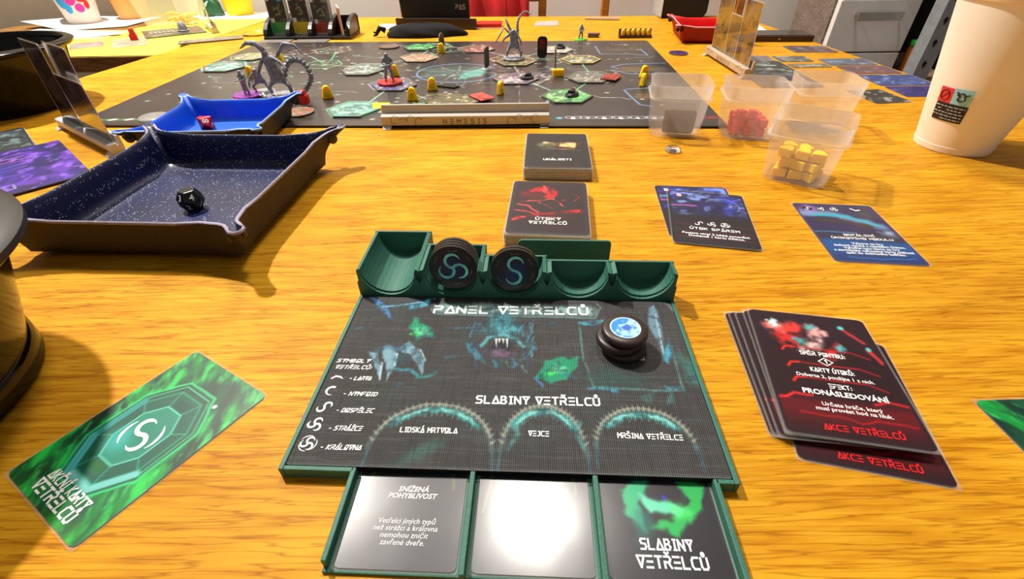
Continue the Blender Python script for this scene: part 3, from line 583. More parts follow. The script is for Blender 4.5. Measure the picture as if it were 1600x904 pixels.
# --- discs standing in the token bays
def disc_token(label, kind, x, y, z, rx, rz, group):
    tk = thing('round_token', label, 'token', (x, y, z), group=group, rot=(rx, 0, rz)); r = .0149
    A = Art(2*r, 2*r, 60, (24, 23, 25), r-.00001); A.blob(0, 0, 10, 10, (20, 44, 110), .95, .8, 0, .3)
    A.blob(-6, 2, 4, 6, (96, 22, 50), .5, .9); A.blob(6, 5, 3, 3, (70, 26, 60), .5, .9)
    for a0 in (20, 75, 140, 200, 265, 330): A.line(arc(0, 0, 11.6, a0, a0+26, 6), .35, (170, 170, 168), .7, .2)
    plate('token_face', A, .0022, TILEP, tk, (58, 52, 50))
    ik = Ink(); zz = .0023; n = 16
    def arm(a, sgn=1, m=1.0):
        ox, oy = .0046*math.cos(a), .0046*math.sin(a); P = []; W = []
        for j in range(n+1): q = a+PI-sgn*PI*1.4*j/n; P.append((ox+.0046*math.cos(q), oy+.0046*math.sin(q))); W.append(.0018*(1 if j < 11 else 1-(j-11)/6.5))
        return P, W
    for a in ((90, 210, 330) if kind == 3 else (80, 260)): ik.ribbon(*arm(math.radians(a)), zz)
    ik.build('swirl_emblem', mat('bright_cyan_ink', (120, 222, 246), .5, var=.45, vscale=160), tk)
    return tk
yb = .0616; 
for k in range(4):
    p_ = TR.w(XB[1]+.0215, yb+.0016+.0028*k+.004*(k == 3)*0); nm = ('front disc with three-armed blue swirl, second bay of the green tray', 'second disc behind the three-armed swirl disc', 'third disc behind the three-armed swirl disc', 'rearmost disc behind the three-armed swirl disc')[k]
    disc_token(nm, 3, p_.x, p_.y+.004, .0255, math.radians(90-7), TR.r, 'round tokens standing in the tray bays')
for k in range(2):
    p_ = TR.w(XB[2]+.0199, yb+.0016+.0028*k); disc_token(('front disc with two-armed blue swirl, third bay of the green tray', 'disc behind the two-armed swirl disc')[k], 2, p_.x, p_.y+.004, .0239, math.radians(90-7), TR.r, 'round tokens standing in the tray bays')
# --- three pucks
PUCK = mat('brown_black_puck', (52, 40, 38), .35, var=.12)
for k, (px, py, z, lb) in enumerate(((975, 534, .0060, 'lowest dark brown puck of the stack on the panel'), (968, 523, .0106, 'middle dark brown puck of the stack on the panel'), (977, 512, .0152, 'top puck with blue moon picture on the stack'))):
    q = at(px, py, z+.0044); tk = thing('puck_token', lb, 'token', (q.x, q.y, z), 0, 'pucks stacked on the panel')
    MB().lathe([(.0114, 0), (.0124, .0008), (.0126, .0022), (.0124, .0036), (.0115, .0044), (.0085, .0045)], 40).build('puck_body', PUCK, tk, auto=.8)
    if k == 2:
        A = Art(.0166, .0166, 46, (176, 222, 244), .00829); A.mix(sm(.45, .62, A.n(4, 4)), (52, 140, 214)); A.blob(1, 0, 3.6, 3.0, (34, 80, 190), .8, .6, 0, .9); A.mix(sm(7., 8.2, np.hypot(A.x, A.y)), (214, 240, 250)); f = plate('blue_picture', A, .0002, TILEP, tk, (200, 230, 240)); f.location.z = .00452

# --- decks
def art_card(base, seed=0, n=84, w=CWD, h=CHT):
    A = Art(w, h, n, base, .003); A.mix(.35*A.n(25, 4, seed, seed*2), (12, 10, 12)); return A
def deck(q, ztop, n, base, art, toplabel, lab, grp, name):
    x, y, r = pose(q, ztop); step = .00068; z = ztop-.0006; out = card(name, art, toplabel, x, y, r, z, group=grp)
    k = 0
    while z-step > .0001 and k < n:
        z -= step; k += 1; filler(name, x+random.uniform(-.0006, .0006), y+random.uniform(-.0008, .0004), r+random.uniform(-.008, .008), z, lab, grp)
    return out
A = art_card((46, 42, 44), 1); A.blob(-10, 14, 10, 7, (150, 130, 90), .8, .8, 0, .7); A.blob(8, 14, 14, 10, (120, 60, 40), .7, .8, 0, .6); A.poly([(4, 20), (20, 18), (18, 4), (2, 8)], (250, 200, 130), .9, 1.2, 1.); A.blob(-12, 18, 4, 3, (240, 230, 190), .9, .7); A.line([(-20, 0), (0, 2), (22, -2)], 3, (80, 110, 70), .6, 2, 2); A.line([(-14, 6), (4, 0), (18, 4)], 2, (190, 90, 60), .7, 1, 2); A.line([(26, 22), (22, 14)], 1.5, (210, 60, 60), .7, .8, 1); A.blob(-14, 10, 14, 10, (84, 104, 66), .5, .9, 0, .8); A.blob(-9, 16, 8, 5, (190, 170, 110), .6, .8, .3, .8); A.mix(.6*sm(.50, .64, A.n(6, 5, 6)), (40, 34, 30)); rim(A, (44, 40, 42), 3)
c = deck([(824, 209), (917.5, 210), (925, 260), (816, 260)], .0125, 18, None, A, 'top card of the farther deck, picture of a warm-lit doorway', 'sleeved card under the top card of the farther deck', 'event deck', 'sleeved_card')
q = Ink(); q.text('UDÁLOSTI', 0, -.0275, .0036, wd=.027, weight=.22, z=CTH+.0001); q.build('lettering', INK, c)
A = art_card((52, 42, 46), 2); 
for P in (((-24, 24), (-12, 30), (-4, 36), (-2, 20), (-10, 10), (-22, 12)), ((-4, 34), (6, 30), (4, 14), (-6, 12))): A.poly(P, (196, 20, 32), .85, 2, 4, 6)
A.blob(-2, 22, 5, 9, (250, 40, 50), .8, .7, .2, .9)
for P in (((-26, 2), (-16, -2), (-8, -12)), ((-24, 6), (-12, 8), (2, -4)), ((-10, 8), (4, 12), (12, 0)), ((-28, -8), (-14, -12), (-8, -16))): A.line(P, 1.8, (226, 36, 44), .8, .8, 1.2); A.line(P, .5, (250, 170, 160), .6, .4, 1.2)
A.line([(-28, -24), (-6, -14), (30, -6)], 4.5, (186, 16, 28), .85, 1.8, 2, taper=True); A.line([(28, -8), (-10, -16)], 5, (214, 20, 30), .85, 1.8, 2, taper=True); A.line([(18, 22), (26, 16), (20, 8)], 1.2, (170, 24, 34), .8, .8, 1); A.blob(12, 10, 3, 2, (180, 20, 30), .7, .7)
A.blob(0, -20, 16, 5, (130, 14, 24), .6, .8); A.mix(.75*sm(.48, .60, A.n(7, 5, 3)), (52, 34, 40)); A.mix(.5*sm(.60, .72, A.n(4, 4, 8))*(A.c[..., 0] > .5), (255, 120, 110)); rim(A, (52, 44, 48), 3)
c = deck([(804, 281), (920, 286), (922.5, 365), (783, 366)], .0115, 17, None, A, 'top card of the nearer deck, red clawed hand picture', 'sleeved card under the top card of the nearer deck', 'attack deck', 'sleeved_card')
q = Ink(); q.text('ÚTOKY', 0, -.0235, .0034, wd=.0195, weight=.22, z=CTH+.0001); q.text('VETŘELCŮ', 0, -.0297, .0034, wd=.029, weight=.22, z=CTH+.0001); q.build('lettering', INK, c)
# attack discards: dark blue cards
def blue_attack(seed):
    A = art_card((44, 40, 48), seed); top = sm(-2, 6, A.y); A.mix(.85*top*A.n(20, 4, seed), (40, 48, 140)); A.mix(.8*top*sm(.42, .74, A.n(11, 6, seed+4, ax=.7)), (54, 70, 206)); A.mix(.8*top*sm(.52, .74, A.n(6, 6, seed+9, ax=.6)), (130, 160, 226)); A.mix(.7*top*sm(.5, .7, A.n(5, 5, seed+15)), (28, 24, 56)); A.line([(-30, 16), (-10, 18)], 3, (190, 100, 190), .7, 1.5, 1); A.blob(8, 12, 14, 8, (30, 26, 60), .6, .7, 0, .8); A.line(arc(12, 20, 14, -30, 150, 10), 1, (140, 170, 230), .6, .6, 1)
    for y in (-14, -24, -34): A.line([(-30, y), (-12, y-2), (10, y), (30, y-1)], .8, (150, 24, 26), .6, .5, 1.2)
    A.blob(-22, 36, 3.4, 3.4, (170, 22, 24), .9, .5); rim(A, (34, 30, 38), 1.6); return A
x, y, r = pose([(1020, 289), (1135, 291), (1170, 376), (1035, 362)], .0006); c = card('sleeved_card', blue_attack(4), 'dark blue attack card lying under the clawing attack card', x+.002, y-.002, r+.05, .0002, group='attack discards'); q = Ink(); q.text('6', -.022, .034, .004, weight=.22, z=CTH+.0001); q.build('lettering', INK, c)
x, y, r = pose([(1040.5, 296), (1161, 306), (1194.5, 391), (1049, 377.5)], .0016); c = card('sleeved_card', blue_attack(8), 'dark blue and purple attack card with red lines, on top of another', x, y, r, .0012, group='attack discards')
q = Ink(); z = CTH+.0001; q.text('5', -.022, .034, .004, weight=.22, z=z); q.text('ÚTOK SPÁREM', .001, -.0222, .0030, wd=.037, weight=.22, z=z); swirl(q, -.010, -.0125, .0032, 2, z, .0008, 30); swirl(q, 0, -.0125, .0032, 3, z, .0008, 60); swirl(q, .010, -.0125, .0030, 3, z, .0008, 60, True); q.build('lettering', INK, c)
letters('lettering', 'Postava utrpí 2 lehká poranění.\nDostaneš 1 kartu infekce.', .0040, INK, c, (.001, -.0305, z), width=.050, off=.00008)
# blue card
A = art_card((60, 52, 92), 12); A.mix(.9*sm(-10, -16, A.y), (26, 84, 146)); A.mix(.8*sm(-26, -40, A.y), (40, 50, 96)); A.mix(.7*sm(10, 36, A.y)*A.n(16, 4), (70, 70, 90))
A.blob(-22, 32, 14, 9, (150, 104, 180), .8, .8, .4, .6); A.line([(-32, 26), (-8, 28), (16, 14), (24, 8)], 9, (130, 170, 210), .7, 4, 3); A.line([(-20, 24), (4, 24), (22, 10)], 4, (50, 170, 190), .85, 1.4, 1.5); A.line([(-20, 16), (0, 15), (14, 8)], 7, (64, 56, 52), .8, 2, 2); A.blob(24, -3, 8, 7, (176, 196, 226), .8, .8, .3, .6); A.blob(20, 28, 8, 9, (72, 72, 74), .8, .7, 0, .7)
A.line([(-30, -8), (-24, -6), (28, -10)], 12, (52, 52, 66), .75, 4, 1); A.line([(-32, -4), (-26, -2), (0, -3)], .9, (60, 160, 220), .8, .4, .6); A.line([(-20, -38), (0, -39), (26, -37)], .9, (40, 130, 200), .8, .4, .8)
for x_ in (-22, -11, -1, 16): A.blob(x_, 35, 4.2, 3.6, (24, 26, 34), .95, .25)
rim(A, (70, 60, 92), 1.2)
x, y, r = pose([(1231, 316), (1362.5, 321), (1461, 417), (1302.5, 407.5)], .0006); c = card('sleeved_card', A, 'blue and violet card with white text lying alone on the right', x, y, r, .0002, cat='card')
q = Ink(); q.text('ODPÁLENÍ', .0006, -.0078, .0024, wd=.022, weight=.22, z=z); q.text('ÚNIKOVÉHO MODULU', .0008, -.0126, .0024, wd=.044, weight=.22, z=z)
for x_, k in ((-.022, 2), (-.011, 3), (-.001, 3)): swirl(q, x_, .035, .0026, k, z, .0007, 40, k == 3 and x_ > -.005)
q.new(); q.stroke([(.013, .037), (.016, .034), (.019, .035)], .0016, z); q.build('lettering', INK, c)
letters('lettering', 'Vyberte ze hry\núnikový modul s nejnižším číslem.\nVyřaďte tuto kartu ze hry\na zamíchejte odhozené karty událostí\nzpět do dobíracího balíčku.', .0038, INK, c, (.001, -.0255, z), width=.055, off=.00008)
# red action cards
def red_action(seed, pic=True, blue=False):
    A = art_card((46, 22, 28), seed); low = sm(-18, -26, A.y)
    A.mix(.75*low*sm(-46, -26, A.y), (112, 14, 22)); A.mix(.5*sm(8, 30, A.y), (44, 26, 40))
    if pic and not blue:
        for k, (x_, y_, rx, ry, c_) in enumerate(((-18, 30, 7, 6, (236, 120, 110)), (-14, 22, 8, 7, (220, 40, 40)), (-8, 32, 9, 5, (230, 60, 56)), (-2, 18, 9, 5, (250, 214, 206)), (2, 28, 6, 6, (240, 180, 176)), (6, 13, 8, 4, (230, 50, 46)), (-9, 20, 3, 5, (60, 170, 170)), (11, 17, 4, 3, (70, 200, 210)), (-20, 34, 4, 4, (200, 240, 240)), (0, 33, 3, 4, (80, 180, 180)))): A.blob(x_, y_, rx, ry, c_, .9, .8, .2*k, .8)
        A.line([(18, 34), (25, 24)], 2, (220, 60, 60), .8, 1, 1); A.blob(17, 35, 2, 2, (90, 210, 210), .9); A.line([(26, 18), (29, 10)], 2.5, (220, 60, 56), .8, 1, 1); A.blob(26, 19, 1.5, 2, (90, 210, 210), .9)
    if blue:
        A.line([(-28, 30), (-20, 34), (-10, 30)], 3, (60, 130, 150), .9, 1.2, 2); A.blob(-24, 22, 5, 8, (40, 70, 96), .8, .8, 0, .7); A.blob(-22, 12, 4, 2.5, (210, 220, 220), .9, .6, 0, .7)
    for y_ in (14.5, 2.6, -8.0): 
        A.line([(-20, y_-3), (-18, y_), (-14, y_+.4), (16, y_), (24, y_-3.5)], .8, (196, 28, 28), .85, .4, .3); A.line([(-20, y_-3), (-18, y_), (-14, y_+.4)], 1.3, (226, 40, 36), .9, .5, .3)
    A.line([(-31, -23), (-26, -22.5), (-22, -19.5), (-14, -20)], 1.5, (230, 40, 40), .9, .5, .5); A.line([(14, -21), (22, -18), (31, -20)], 1.5, (210, 30, 34), .85, .6, .6); A.line([(-22, -31), (-2, -32), (4, -34), (12, -31), (28, -32)], .9, (180, 24, 28), .8, .5, .5)
    rim(A, (42, 24, 30), 1.6); return A
def action_text(c, full=True):
    z = CTH+.0001; q = Ink(); q.text('AKCE VETŘELCŮ', .003, -.0398, .0030, wd=.034, weight=.2, z=z); q.build('lettering', INKR, c)
    if full:
        q = Ink(); q.text('SMĚR POHYBU:', 0, .0093, .0026, wd=.0225, weight=.2, z=z); q.text('KARTY ÚTOKŮ:', .0012, -.0027, .0026, wd=.021, weight=.2, z=z); q.text('EFEKT:', .0016, -.0134, .0026, wd=.0105, weight=.2, z=z)
        q.stroke([(-.0036, .0052), (0, .0080), (.0036, .0052), (0, .0024), (-.0036, .0052)], .0005, z); q.text('1', 0, .0040, .0026, weight=.24, z=z); q.build('lettering', INK, c)
        letters('lettering', 'Doberte 2, použijte 1 z nich.', .0040, INK, c, (.001, -.0060, z), width=.037, off=.00006); letters('lettering', 'PRONÁSLEDOVÁNÍ', .0054, INK, c, (.002, -.0172, z), width=.0395, off=.00016); letters('lettering', 'Určete hráče, který\nmusí provést hod na hluk.', .0042, INK, c, (.0026, -.0260, z), width=.034, off=.00006)
x, y, r = pose([(1156, 471), (1351, 498), (1487.5, 714), (1234, 678)], .0075)
AR = red_action(21); AB = red_action(25, blue=True)
for k, (dx, dy, dr, zz, ar, lb, tilt) in enumerate(((.004, -.0125, -.05, .0002, red_action(23), 'lowest red action card, sticking out in front of its pile', None), (-.0085, .004, .075, .0012, AB, 'red action card with a cyan creature, showing at the pile left', None), (-.0068, .003, .066, .0022, red_action(27), 'red action card fanned third from the pile bottom', None), (-.0045, .0010, .050, .0034, red_action(29), 'red action card fanned fourth from the pile bottom', None), (-.001, .001, .03, .0046, red_action(31), 'red action card right below the top one of its pile', None), (0, 0, 0, .0058, AR, 'top red action card with glitchy face picture and white text', None))):
    c = card('sleeved_card', ar, lb, x+dx, y+dy, r+dr, zz, group='red action cards fanned in a pile'); action_text(c, k == 5)
# green cards
def green_card(seed, emblem=True):
    A = art_card((24, 84, 56), seed, 100); fl_ = lambda sc, o, k: fbm((A.x*.8+A.y*.6)/sc*2.6+k+40, (A.y*.8-A.x*.6)/sc*.8+k+50, o); A.mix(.9*sm(.30, .66, fl_(16, 5, seed)), (14, 146, 56)); A.mix(.85*sm(.46, .72, fl_(12, 6, seed+8)), (34, 206, 80)); A.mix(.9*sm(.48, .70, fl_(14, 6, seed+3)), (8, 46, 34)); A.mix(.5*sm(.58, .76, fl_(6, 5, seed+13)), (80, 230, 120)); A.mix(.4*sm(-22, -44, A.y)*A.n(9, 4, 2), (110, 170, 40))
    A.blob(10, 30, 20, 13, (24, 56, 44), .85, .7, .2, .5)
    if emblem:
        oc = lambda rx, ry, k=.45, dy=-2: [(-rx, -ry*k+dy), (-rx*k, -ry+dy), (rx*k, -ry+dy), (rx, -ry*k+dy), (rx, ry*k+dy), (rx*k, ry+dy), (-rx*k, ry+dy), (-rx, ry*k+dy)]
        cl = lambda P: P+[P[0]]
        A.poly(oc(23, 31), (16, 76, 54), .95, .8); A.line(cl(oc(23, 31)), 1.3, (40, 200, 120), .9, .5, .5); A.line(cl(oc(21, 28.5)), .6, (90, 220, 170), .7, .3); A.poly(oc(18.5, 25), (14, 84, 66), .95, .8); A.line(cl(oc(18.5, 25)), 1.0, (30, 150, 110), .8, .5)
        A.line(oc(19.5, 27)[:4], 3.4, (126, 206, 206), .85, 1.0); A.line([oc(19.5, 27)[7]]+oc(19.5, 27)[:2], 2.6, (40, 150, 160), .8, 1.0); A.poly(oc(12, 16), (22, 128, 104), .95, .6); A.line(cl(oc(12, 16)), .7, (120, 226, 200), .8, .3)
        for i in range(8): A.line([oc(12, 16)[i], oc(18.5, 25)[i]], .6, (60, 170, 140), .7, .3)
        A.blob(-6, -8, 9, 9, (70, 190, 196), .6, .9); A.blob(0, -2, 7, 8, (20, 116, 92), .7, .8); A.poly([(-4, -19), (4, -19), (5, -24), (-5, -24)], (14, 96, 46), .95, .5); A.poly([(-4, 15), (4, 15), (5, 20), (-5, 20)], (12, 70, 50), .9, .5); A.blob(15, 26, 1.3, 1.3, (225, 252, 240), .95, .4)
        A.blob(2, -36, 18, 7, (40, 110, 70), .5, .9)
    return A
x, y, r = pose([(309, 538), (437, 611.5), (87.6, 884), (-3, 745)], .0006)
c = card('sleeved_card', green_card(41), 'green card back with white swirl emblem at the left front', x, y, r, .0002)
q = Ink(); q.text('AKČNÍ KARTY', .002, -.0348, .0040, wd=.0315, weight=.19, z=z); q.text('VETŘELCŮ', .002, -.0408, .0044, wd=.0325, weight=.22, z=z); q.build('lettering', INK, c)
q = Ink(); swirl(q, 0, -.002, .0082, 2, z, .0019, 120); [q.ribbon(arc(0, -.002, .0098, a_, a_+80, 10), [.0015*math.sin(PI*(j+.8)/11.6) for j in range(11)], z) for a_ in (-20, 160)]; q.build('swirl_emblem', INK, c)
p_ = at(1508, 617); r2 = math.radians(2); cx_, cy_ = p_.x+.0328*math.cos(-.45)+.0453*math.sin(-.45), p_.y+.0328*math.sin(-.45)-.0453*math.cos(-.45)
c = card('sleeved_card', green_card(47, False), 'green card cut off by the right edge of the picture', cx_, cy_, -.45+.42, .0002); c.location = (p_.x+.0335, p_.y-.0475, .0002); c.rotation_euler = (0, 0, .02)

# --- milky plastic boxes
MILK = clear('milky_plastic', (240, 234, 230), .15, .2, .5); MILKR = clear('milky_plastic_rim', (244, 240, 236), .36, .2, .5)
def tub(label, x, y, rz, s=1., kx=1., ky=1.):
    b = thing('plastic_tub', label, 'container', (x, y, .0002), rz, 'milky plastic tubs')
    def ring(hx, z, r): return [(p[0]*kx, p[1]*ky, z*s) for p in rrect(2*hx*s, 2*hx*s, r*s, 5)]
    prof = [(.0215, .0003, .008), (.0235, .002, .009), (.0262, .040, .009), (.0264, .0405, .009)]
    inner = [(.0258, .0405, .009), (.0228, .0028, .009), (.0210, .0022, .008)]
    MB().loft([ring(*q_) for q_ in prof]+[ring(*q_) for q_ in inner], True, True).build('tub_body', MILK, b, auto=.9)
    MB().loft([ring(*q_) for q_ in ((.0262, .0400, .009), (.0288, .0404, .0095), (.0288, .0418, .0095), (.0266, .0422, .009))], False, False).build('rim_flange', MILKR, b, auto=.9)
    MB().loft([ring(*q_) for q_ in ((.0265, .0421, .009), (.0277, .055, .0095), (.0272, .055, .0095), (.0260, .0421, .009))], False, False).build('collar', MILKR, b, auto=.9)
    return b
TUBS = []
for lb, (xa, ya), (xb, yb_), dep, rz in (('milky plastic tub with a dark tile inside, leftmost', (1013, 213), (1093, 217), .022, 0), ('milky plastic tub with red cubes inside', (1126, 217), (1208, 222), .022, 0), ('empty milky plastic tub, rearmost on the right', (1235, 208), (1318, 212), .022, 0), ('milky plastic tub with yellow pieces inside, nearest to the camera', (1190, 278), (1282, 298), .022, 0)):
    a, b_ = at(xa, ya), at(xb, yb_); m_ = (a+b_)/2; d = b_-a; rz = math.atan2(d.y, d.x); n_ = Vector((-d.y, d.x, 0)).normalized(); c_ = m_+n_*dep
    TUBS.append((tub(lb, c_.x, c_.y, rz, 1.02, 1.12, 1.04), c_, rz))
c_, rz = TUBS[0][1:]
dk = clear('smoky_tile', (92, 74, 58), .86, .3, .2); tl = thing('dark_tile', 'dark brown tile standing inside the leftmost plastic tub', 'tile', (c_.x+.001, c_.y-.012, .0030), rz, rot=(math.radians(8), 0, rz))
MB().prism(rrect(.034, .027, .004, 4, 0, .0135), -.003, .003, Matrix(((1, 0, 0, 0), (0, 0, -1, 0), (0, 1, 0, 0), (0, 0, 0, 1)))).build('tile_body', dk, tl); MB().prism(rrect(.024, .020, .003, 4, -.001, .0135), .0031, .0033, Matrix(((1, 0, 0, 0), (0, 0, -1, 0), (0, 1, 0, 0), (0, 0, 0, 1)))).build('tile_face', mat('tile_brown', (70, 54, 40), .4), tl)
cube = bev(MB().box(-.0042, .0042, -.0042, .0042, 0, .0084).build('red_cube', mat('red_translucent_plastic', (220, 10, 12), .2, var=.1, trans=.15, sub=.2)), .0007)
def fill(tubinfo, proto, n, rmax, step, lb, cat, grp, hill=1., per=9):
    c_, rz = tubinfo[1:]; k = 0
    for i in range(n):
        layer = i//per; j = i % per; gx = (j % 3-1)*step; gy = (j//3-1)*step
        if hill < 1 and layer >= 2 and j % 3 == 2 and hill < .9: gx *= .6
        o = proto if i == 0 else proto.copy()
        if i: C.objects.link(o)
        ang = rz+random.uniform(-.6, .6); x_ = gx*hill**layer+random.uniform(-.0014, .0014); y_ = gy*hill**layer+random.uniform(-.0008, .0008); co, si = math.cos(rz), math.sin(rz)
        o.location = (c_.x+co*x_-si*y_, c_.y+si*x_+co*y_, .0030+layer*.0092+random.uniform(0, .0004)); o.rotation_euler = (0, 0, ang); tag(o, lb, cat, grp)
fill(TUBS[1], cube, 20, 0, .0125, 'red plastic cube in the pile inside the second tub', 'cube', 'red cubes in the tub', 1.)
def ghost_mesh():                             # rounded trapezoid piece with a flat back
    P = [(-.0072, 0), (.0072, 0), (.0075, .002), (.0048, .0135), (.0032, .0165), (0, .0175), (-.0032, .0165), (-.0048, .0135), (-.0075, .002)]
    return P
yp = bev(MB().prism([(p[0]*.80, p[1]*.66-.0055) for p in ghost_mesh()], 0, .0080).build('yellow_piece', YEL), .0008)
fill(TUBS[3], yp, 23, 0, .0125, 'yellow plastic piece in the pile inside the nearest tub', 'token', 'yellow pieces in the tub', .97)
# --- glass gem
q = at(1051, 236); b = MB().lathe([(.0068, 0), (.0082, .0014), (.0078, .003), (.006, .0048), (.003, .0058), (.0004, .006)], 28); g_ = tag(b.build('glass_gem', mat('clear_glass', (245, 245, 250), .03, trans=1., var=.01), None, True), 'clear glass gem lying in front of the leftmost tub', 'gem'); g_.location = (q.x, q.y, .0002)
# --- big paper cup
CUPM = mat('cream_paper_cup', (250, 242, 228), .55, var=.03, vscale=25, bump=.06, bscale=60)
CX, CY = .4735, .4835
t = thing('paper_cup', 'big cream paper cup with a printed warning label at the right', 'cup', (CX, CY, .0003))
def cr(z): return .0335+z*.168
MB().lathe([(.031, .004), (.0325, 0), (.0335, .0002), (cr(.006), .006), (cr(.0065)-.0004, .0065)]+[(cr(z)-.0004, z) for z in (.02, .05, .08, .11, .135, .16)]+[(cr(.16)-.001, .16), (cr(.02)-.001, .02), (.0005, .018)], 72, cap0=True).build('cup_wall', CUPM, t, auto=.7)
MB().lathe([(cr(.134)-.0004, .134), (cr(.135)+.0016, .1345), (cr(.16)+.0016, .1615), (cr(.16)-.0012, .1615)], 72, cap0=False, cap1=False).build('paper_sleeve', mat('tan_cup_sleeve', (226, 196, 150), .7), t, auto=.7)
def patch(a0, a1, z0, z1, m, off, par, name):
    b = MB(); n = 8; V = [((cr(zz)+off)*math.cos(a0+(a1-a0)*i/n), (cr(zz)+off)*math.sin(a0+(a1-a0)*i/n), zz) for zz in (z0, z1) for i in range(n+1)]
    return b.add(V, [(i, i+1, n+2+i, n+1+i) for i in range(n)]).build(name, m, par)
def cup_pt(a, z_, off): return ((cr(z_)+off)*math.cos(a), (cr(z_)+off)*math.sin(a), z_)
lbl = patch(math.radians(-178), math.radians(-138), .031, .0475, INKD, .0003, t, 'text_label'); patch(math.radians(-178.5), math.radians(-161), .0478, .0615, mat('warning_red', (226, 60, 66), .5), .0003, t, 'red_label'); patch(math.radians(-160.5), math.radians(-139), .0478, .0622, mat('warning_blue', (150, 212, 232), .5), .0003, t, 'blue_label')
q = MB()
for r_ in (.0042, .0034): q.v += []
def cupline(P, w_, m, name, off=.0006):
    b = MB(); 
    for (a0, z0), (a1, z1) in zip(P, P[1:]): b.tube([cup_pt(a0, z0, off), cup_pt(a1, z1, off)], w_, 5)
    return b.build(name, m, t)
ca = math.radians(-170); cupline([(ca+.10*math.cos(k*PI/8), .0545+.0048*math.sin(k*PI/8)) for k in range(17)]+[(ca+.07, .058), (ca-.07, .051)], .0004, mat('warning_mark_dark', (110, 14, 24), .5), 'prohibition_mark')
ca = math.radians(-150); cupline([(ca-.12, .0592), (ca-.05, .0578), (ca, .0590), (ca+.06, .0572), (ca+.13, .0585), (ca+.05, .0562), (ca+.08, .0530), (ca, .0512), (ca-.07, .0528), (ca-.03, .0560), (ca-.10, .0570)], .0006, INKD, 'turtle_mark')
b = MB()
for k in range(5):
    z0 = .0447-.0029*k; a = -177
    while a < -141:
        d_ = random.uniform(2, 6); 
        if random.random() < .85: b.tube([cup_pt(math.radians(a), z0, .0005), cup_pt(math.radians(min(-140, a+d_)), z0, .0005)], .00042, 4)
        a += d_+1.4
o_ = b.build('small_print', INKG, t); o_['kind'] = 'stuff'

# ================================================================ folding dice trays
def starry(name, base, star):
    m = mat(name, base, .36, var=.35, vscale=18); nt = m.node_tree; n = nt.nodes; L = nt.links; p = n['Principled BSDF']; src = p.inputs['Base Color'].links[0].from_socket
    v = n.new('ShaderNodeTexVoronoi'); v.inputs['Scale'].default_value = 640; tc = n.new('ShaderNodeTexCoord'); L.new(tc.outputs['Object'], v.inputs['Vector'])
    sx = n.new('ShaderNodeSeparateColor'); L.new(v.outputs['Color'], sx.inputs[0])
    sz = n.new('ShaderNodeMapRange'); sz.inputs[1].default_value = .45; sz.inputs[2].default_value = 1; sz.inputs[3].default_value = 0; sz.inputs[4].default_value = .31; L.new(sx.outputs[0], sz.inputs[0])
    lt = n.new('ShaderNodeMath'); lt.operation = 'LESS_THAN'; L.new(v.outputs['Distance'], lt.inputs[0]); L.new(sz.outputs[0], lt.inputs[1])
    mx = n.new('ShaderNodeMix'); mx.data_type = 'RGBA'; L.new(lt.outputs[0], mx.inputs[0]); L.new(src, mx.inputs[6]); mx.inputs[7].default_value = lin4(star); L.new(mx.outputs[2], p.inputs['Base Color']); return m
